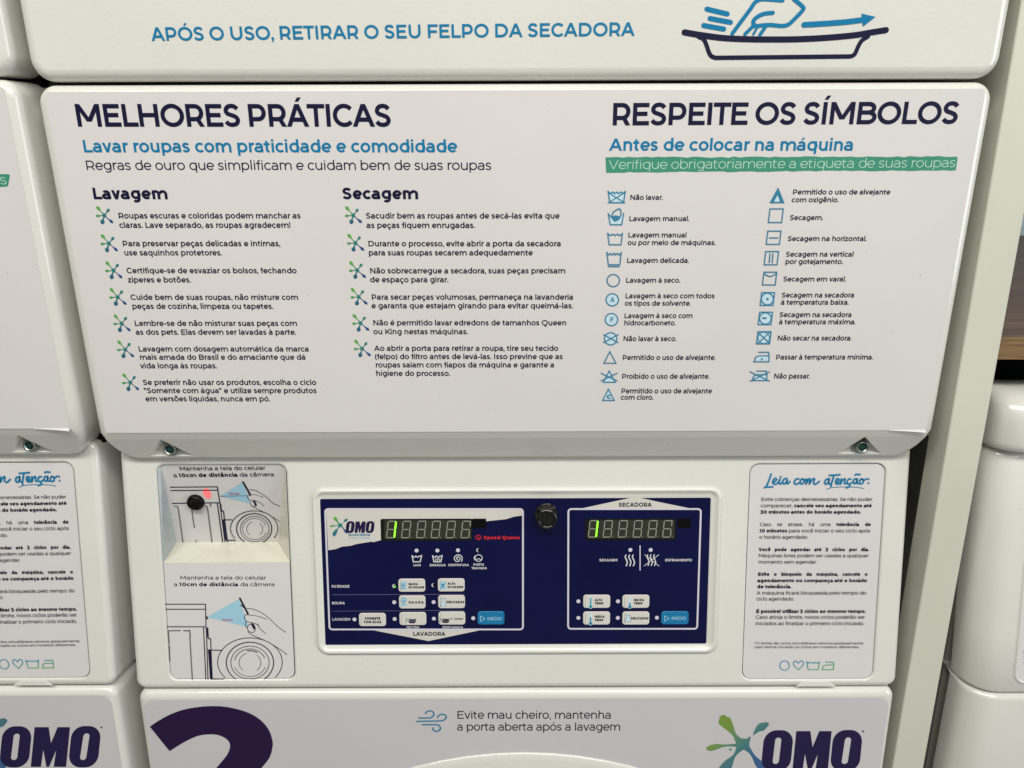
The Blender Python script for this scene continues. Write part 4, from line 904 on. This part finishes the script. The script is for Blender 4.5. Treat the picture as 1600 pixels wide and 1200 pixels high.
def led(z, x, y, state='off'):
    r = z.len(13.5); c = z(x, y); mb = MB(); mb.disc(c[0], c[1], r, h2, 18); o = mb.build('indicator_light', M_LILAC, root, PO.M)
    mb = MB(); k = .25*r
    if state == 'half': mb.disc(c[0]+r*.55, c[1], r*.95, h2+3e-5, 18); mb.build('light_hole', M_BLACK, o, PO.M)
    elif state == 'green':
        mb.disc(c[0]+r*.5, c[1]-r*.1, r*.9, h2+3e-5, 18); mb.build('light_hole', M_BLACK, o, PO.M)
        mb = MB(); mb.disc(c[0]+r*.35, c[1]-r*.3, r*.5, h2+6e-5, 14); mb.build('lit_diode', M_GLOW, o, PO.M)
    else: mb.disc(c[0], c[1], r*.28, h2+3e-5, 10); mb.build('light_centre', M_PALE, o, PO.M)
for x, y, s in ((690, 472, 'off'), (829, 472, 'off'), (967, 470, 'off'), (1103, 470, 'half'), (540, 710, 'green'), (803, 704, 'half'), (540, 818, 'off'), (804, 817, 'off'), (274, 933, 'off'), (543, 930, 'off'), (806, 928, 'off'), (1069, 925, 'off')): led(za, x, y, s)
for x, y in ((664, 468), (800, 468), (316, 812), (581, 812), (316, 923), (580, 923), (842, 922)): led(zb, x, y)

def display(z, x0, y0, x1, y1, starts, yt, yb, label):
    a = z(x0, (y0+y1)/2); b_ = z(x1, (y0+y1)/2); t = z((x0+x1)/2, y0); bo = z((x0+x1)/2, y1)
    mb = MB(); ring = rrect(a[0], bo[1], b_[0], t[1], .0014, 4, h3+1e-4); mb.loops([ring, [(p[0], p[1], -.0001) for p in ring]], cap='first', sm=False)
    o = mb.build('display', M_SMOKE, root, PO.M, label)
    g = h3+1.4e-4
    lines_obj('digit_strip', z, o, M_SEGB, [('f', [(x0+26, y0+9), (x1-8, y0+9), (x1-10, y1-12), (x0+22, y1-12)])], g)
    for k, s in enumerate(starts):
        sk = 12; w = 52; H = yb-yt-6; T_, B_ = yt+3, yb-3; m_ = (T_+B_)/2
        P_ = lambda fx, fy: (s+4+w*fx+sk*(1-fy), T_+H*fy)
        segs = [[P_(.12, 0), P_(.95, 0)], [P_(.08, .5), P_(.92, .5)], [P_(.05, 1), P_(.88, 1)], [P_(0, .06), P_(0, .44)], [P_(0, .56), P_(0, .94)], [P_(1, .06), P_(1, .44)], [P_(1, .56), P_(1, .94)]]
        lit = [segs[5], segs[6]] if k == 0 else []
        if k == 5: segs = segs[:5]+[[P_(1, .0), P_(1, .30)], segs[6]]
        lines_obj('digit', z, o, M_SEG, [('l', q, 6.5) for q in segs if q not in lit]+([('d', s+w+16, B_-2, 3)] if k else []), g+8e-5)
        if lit: lines_obj('lit_digit', z, o, M_LIT, [('l', q, 11) for q in lit], g+3.4e-4, label='glowing green figure 1')
display(za, 450, 259, 1063, 405, (485, 585, 685, 783, 883, 983), 272, 388, 'washer display with a lit green 1')
display(zb, 363, 258, 969, 401, (378, 477, 577, 677, 776, 875), 268, 384, 'dryer display with a lit green 1')
for z, x0_, x1_ in ((za, 1065, 1155), (zb, 982, 1068)):
    a = z(x0_, 320); b_ = z(x1_, 258); mb = MB(); mb.box((a[0], a[1], 0), (b_[0], b_[1], h3+4e-4)); mb.build('infrared_window', M_BLACK, root, PO.M)

# ---- key lock
c = PO.uv(853.5, 804); cr = lambda r, h, n=32, a0=0: [(c[0]+r*math.cos(2*math.pi*i/n), c[1]+r*math.sin(2*math.pi*i/n), h) for i in range(n)]
mb = MB(); mb.loops([cr(.0062, .0125), cr(.0064, .0140), cr(.0076, .0142), cr(.0086, .0136), cr(.0092, .0120), cr(.0094, .0), cr(.0104, .0), cr(.0104, -.001)])
lk = mb.build('key_lock', M_CHROME, root, PO.M); lk.data.materials[0] = mat('dark_chrome', (.07, .07, .068), .10, metal=1)
mb = MB(); mb.poly(cr(.0063, .0122)); mb.build('lock_core', M_DMETAL, lk, PO.M)
mb = MB()
for i in range(7):
    t = 2*math.pi*(i+.25)/7; mb.disc(c[0]+.0044*math.cos(t), c[1]+.0044*math.sin(t), .0007, .0126, 8)
mb.stroke([(c[0]+.0028*math.cos(2*math.pi*i/20), c[1]+.0028*math.sin(2*math.pi*i/20)) for i in range(20)], .0005, .0126, closed=True)
mb.build('key_slot', mat('worn_key_metal', (.06, .065, .06), .3, metal=.8), lk, PO.M)

# ---- washer front print
z9 = Z(PW, 220, 1080, 6.957)
out = [(100, 382), (200, 315), (320, 250), (450, 202), (580, 175), (720, 160), (870, 160), (1000, 180), (1130, 215), (1240, 265), (1330, 335), (1395, 420), (1430, 520), (1434, 600), (1400, 720), (1310, 835)]
inn = [(820, 835), (900, 740), (950, 670), (972, 600), (960, 545), (910, 500), (830, 470), (740, 465), (640, 478), (540, 515), (430, 575), (315, 648)]
pts = spline(out, 3)+[(1120, 1010), (840, 1250), (1500, 1250), (1500, 1540), (220, 1540), (220, 1330), (600, 1030)]+spline(inn, 3)
mb = MB(); mb.tess([z9.pts(pts)], H2); mb.build('machine_number', M_PURPLE, wv, PW.M, label='large dark purple number 2')
z10 = Z(PW, 500, 1020, 2.909)
block(z10, [('Evite mau cheiro, mantenha', 621, 1323, 298), ('a porta aberta após a lavagem', 622, 1365, 352)], 35, .085, M_INK, 'paragraph', parent=wv)
lines_obj('wind_symbol', z10, wv, M_ICON, [('l', [(450, 295), (490, 295)]+sp((500, 295), (515, 285), (516, 270), (500, 262), (484, 268), (480, 275)), 7), ('l', [(440, 310), (545, 308)]+sp((560, 306), (573, 295), (570, 282), (552, 278), (538, 286), (535, 293)), 7), ('l', [(465, 325), (530, 325)]+sp((540, 327), (548, 340), (540, 352), (524, 355), (514, 346), (514, 340)), 7)])
z11 = Z(PW, 1090, 1090, 5.714)
omo(z11, wv, 600, 296, 1., PW)
lines_obj('splash_speck', z11, wv, M_GREEN, [('d', 292, 460, 11)], H2)

# ------------------------------------------------------------------ neighbour on the left
root2 = empty('stacked_washer_dryer', (XC+DX, .98, 0), 'stacked washer dryer cut off by the left edge of the photo', 'washer dryer', 'stacked washer dryers side by side')
S2, C2, W2, sg2, vin2, cc2, wv2, *_ = stack(root2, DX, DZ, False)
# green band end with its last letter
zz = Z(S2, 0, 0, 1)
mb = MB(); mb.tess([zz.pts([(-500, 276), (-200, 274), (14, 272), (16, 274), (13, 291), (6, 292), (-200, 295), (-500, 297)])[::-1]], H1+1e-4); mb.build('green_brush_band', M_GREEN, vin2, S2.M)
mb = MB(); tz(mb, zz, 'roupas', -66, 12, 288, 14, .06, h=H2); mb.build('subheading', M_GTXT, vin2, S2.M)
# notice card print, shifted to the neighbour's card
P2 = Plane(C2.o-C2.n*.0014, C2.v)
p1, p2 = Z(zc8.P, 0, 0, 1)(1363, 780), Z(zc8.P, 0, 0, 1)(1350, 974)
q1, q2 = P2.uv(104, 776), P2.uv(121, 969)
ang = math.atan2(q2[1]-q1[1], q2[0]-q1[0])-math.atan2(p2[1]-p1[1], p2[0]-p1[0])
P2c = Plane(zc8.P.o, zc8.P.v); P2c.sh = (ang, q1[0]-(p1[0]*math.cos(ang)-p1[1]*math.sin(ang)), q1[1]-(p1[0]*math.sin(ang)+p1[1]*math.cos(ang))); P2c.M = P2.M
care_card(Z(P2c, 1130, 640, 2.728), cc2)
z12 = Z(W2, 0, 880, 3.2)
omo(z12, wv2, 18, 818, 200/357., W2)

# ------------------------------------------------------------------ filler board
fb = MB()
def bevel_box(mb, lo, hi, b=.0008):
    x0_, y0_, z0_ = lo; x1_, y1_, z1_ = hi
    for k in (0,):
        mb.loops([[(x0_+b, y0_, z0_), (x1_-b, y0_, z0_), (x1_, y0_+b, z0_), (x1_, y1_, z0_), (x0_, y1_, z0_), (x0_, y0_+b, z0_)][::-1],
                  [(x0_+b, y0_, z1_), (x1_-b, y0_, z1_), (x1_, y0_+b, z1_), (x1_, y1_, z1_), (x0_, y1_, z1_), (x0_, y0_+b, z1_)][::-1]], cap='last', sm=False)
bevel_box(fb, (.363, .600, 0), (.3925, .628, 2.3))
bd = empty('filler_board', (.378, .615, 0), 'tall narrow cream filler board standing right of the stacked machine', 'board')
fb.build('front_board', M_BOARD, bd, Matrix.Identity(4))
mb = MB(); mb.box((.3632, .629, CZ-.235), (.392, 1.44, 2.299)); mb.build('return_board', M_BOARD, bd, Matrix.Identity(4))

# ------------------------------------------------------------------ washing machine at the right
root3 = empty('washing_machine', (.74, .98, 0), 'white washing machine under the wooden shelf beyond the tall board', 'washing machine')
RX0, RX1 = .4150, 1.09
def prism(mb, x0_, x1_, prof, rr, n=6):
    """front faces from a (y,z) profile swept across x, vertical left/right edges rounded in plan with radius rr"""
    cols = []
    for k in range(n+1):
        a = R(90*k/n); cols.append((x0_+rr*(1-math.sin(a)), rr*(1-math.cos(a))))
    L = [(x0_, .06)]+[(c_[0], c_[1]) for c_ in reversed(cols)]
    L = [(x0_, .036)]+[(x0_+rr*(1-math.cos(R(90*k/n))), rr*(1-math.sin(R(90*k/n)))) for k in range(n+1)]
    L += [(x1_-rr*(1-math.cos(R(90*k/n))), rr*(1-math.sin(R(90*k/n)))) for k in range(n, -1, -1)]+[(x1_, .036)]
    b_ = len(mb.v); m_ = len(prof)
    for x, bk in L:
        for y, z in prof: mb.v.append((x, y+bk if bk else y, z))
    for i in range(len(L)-1):
        for j in range(m_-1):
            a = b_+i*m_+j; mb.f.append((a, a+1, a+m_+1, a+m_)); mb.sm.append(True)
I4 = Matrix.Translation((0, 0, CZ))
mb = MB(); top = [(.663, -.236), (.662, -.197), (.657, -.1925), (.635, -.1930), (.619, -.1975), (.6105, -.2055), (.6072, -.216), (.6065, -.236), (.608, -.2415), (.612, -.2440), (.63, -.2445)]
prism(mb, RX0, RX1, top, .024); 
mb2 = MB(); mb2.box((RX0+.004, .664, -.240), (RX1-.004, 1.32, -.224)); mb2.build('shelf_gap_shade', M_BLACK, root3, I4)  # black box added as the shade of the void under the shelf
mb.build('top_cap', M_BODY, root3, I4)
cp = lambda v, n_=0.: (PC.o.y+PC.v.y*v-PC.n.y*0-n_, PC.o.z-CZ+PC.v.z*v)
c0, c1 = cp(.209), cp(-.004)
mb = MB(); prof = [(.64, -.2465), (c0[0]+.010, -.2465), (c0[0]+.002, -.2478), (c0[0]-.0005, -.2520)]+[(c0[0]-.0005+(c1[0]-c0[0])*t, -.252+(c1[1]+.252)*t) for t in (.25, .5, .75, 1.)]+[(c1[0]+.0012, c1[1]-.0025), (c1[0]+.006, c1[1]-.0042), (.64, c1[1]-.0045)]
prism(mb, RX0, RX1, prof, .025); mb.build('control_panel', M_BODY, root3, I4)
y2, z2 = c1[0]-.001, c1[1]-.0055
mb = MB(); prof = [(.64, z2), (y2+.006, z2), (y2+.0012, z2-.0015), (y2, z2-.005), (y2, z2-.10), (y2-.001, -1.3), (.64, -1.31)]
prism(mb, RX0, RX1, prof, .025); mb.build('front_panel', M_BODY, root3, I4)
mb = MB(); mb.box((RX0+.0022, .6345, -1.38), (RX1-.003, 1.32, -.2415)); mb.build('cabinet', M_SIDE, root3, I4)
# its recess with a card and a few printed words
PR = Plane((0, c0[0]-.0006, CZ-.252), (0, c0[0]-c1[0], -.252-c1[1]))
a = PR.uv(1586, 1066); t = PR.uv(1600, 868)
mb = MB(); rg = lambda i_, h_: rrect(a[0]+i_, a[1]+i_, a[0]+.115-i_, t[1]-i_, .008-i_, 6, h_)
mb.loops([rg(.0012, .0002), rg(.0006, .0012), rg(-.0006, .0014), rg(-.0014, .0)]); mb.build('card_rim', M_BODY, root3, PR.M)
mb = MB(); ring = rg(.001, .0004); mb.loops([ring, [(p[0], p[1], -.001) for p in ring]], cap='first', sm=False); cc3 = mb.build('notice_card', M_CARD, root3, PR.M)
mb = MB(); zr = Z(PR, 0, 0, 1)
for k, s in enumerate(('Sempre mantenha', 'Solicite ajuda a', 'sua equipe')):
    p = zr(1597, 1022+k*8); text(mb, PR, s, p, (p[0]+.09, p[1]), .0052, MED, BOLD, .0006)
mb.build('paragraph', M_INK, cc3, PR.M)
# round door frame starting at the right edge
PD = Plane((.735, y2-.0005, CZ+z2-.2985), (0, 0, 1)); rings = []
for s_, h_ in ((1.03, 0), (1.0, .007), (.97, .009), (.93, .006), (.80, .008), (.72, .014), (.68, .004)): rings.append([(.28*s_*math.copysign(abs(math.cos(q))**.75, math.cos(q)), .28*s_*math.copysign(abs(math.sin(q))**.75, math.sin(q)), h_) for q in [2*math.pi*i/64 for i in range(64)]])
mb = MB(); mb.loops([r_ for r_ in reversed(rings)]); mb.build('door_frame', M_BODY, root3, PD.M)
mb = MB(); mb.poly(rings[-1]); mb.build('door_glass', M_GLASS, root3, PD.M)

# ------------------------------------------------------------------ shelf
sh = empty('wooden_shelf', (.8, 1.0, CZ-.164), 'brown wood grain shelf over the washing machine at the right', 'shelf')
mb = MB(); mb.box((.396, .6225, -.1635), (1.4, 1.46, -.1455)); mb.build('shelf_board', M_WOOD, sh, I4)
mb = MB()
for k in range(1): mb.box((.396, .6195, -.1637), (1.4, .6223, -.1453))
mb.build('edge_band', M_PLY, sh, I4, label='yellowish brown laminated front edge')
mb = MB(); mb.box((.395, 1.461, -.150), (1.4, 1.4695, -.128)); o = mb.build('upstand', M_WALL, sh, I4)

# ------------------------------------------------------------------ setting
mb = MB(); mb.box((-3, 1.47, 0), (3, 1.6, 2.8)); mb.build('back_wall', M_WALL, None, Matrix.Identity(4), kind='structure')
mb = MB(); mb.box((-3, -3.5, -.05), (3, 1.47, 0)); mb.build('floor', M_FLOOR, None, Matrix.Identity(4), kind='structure')
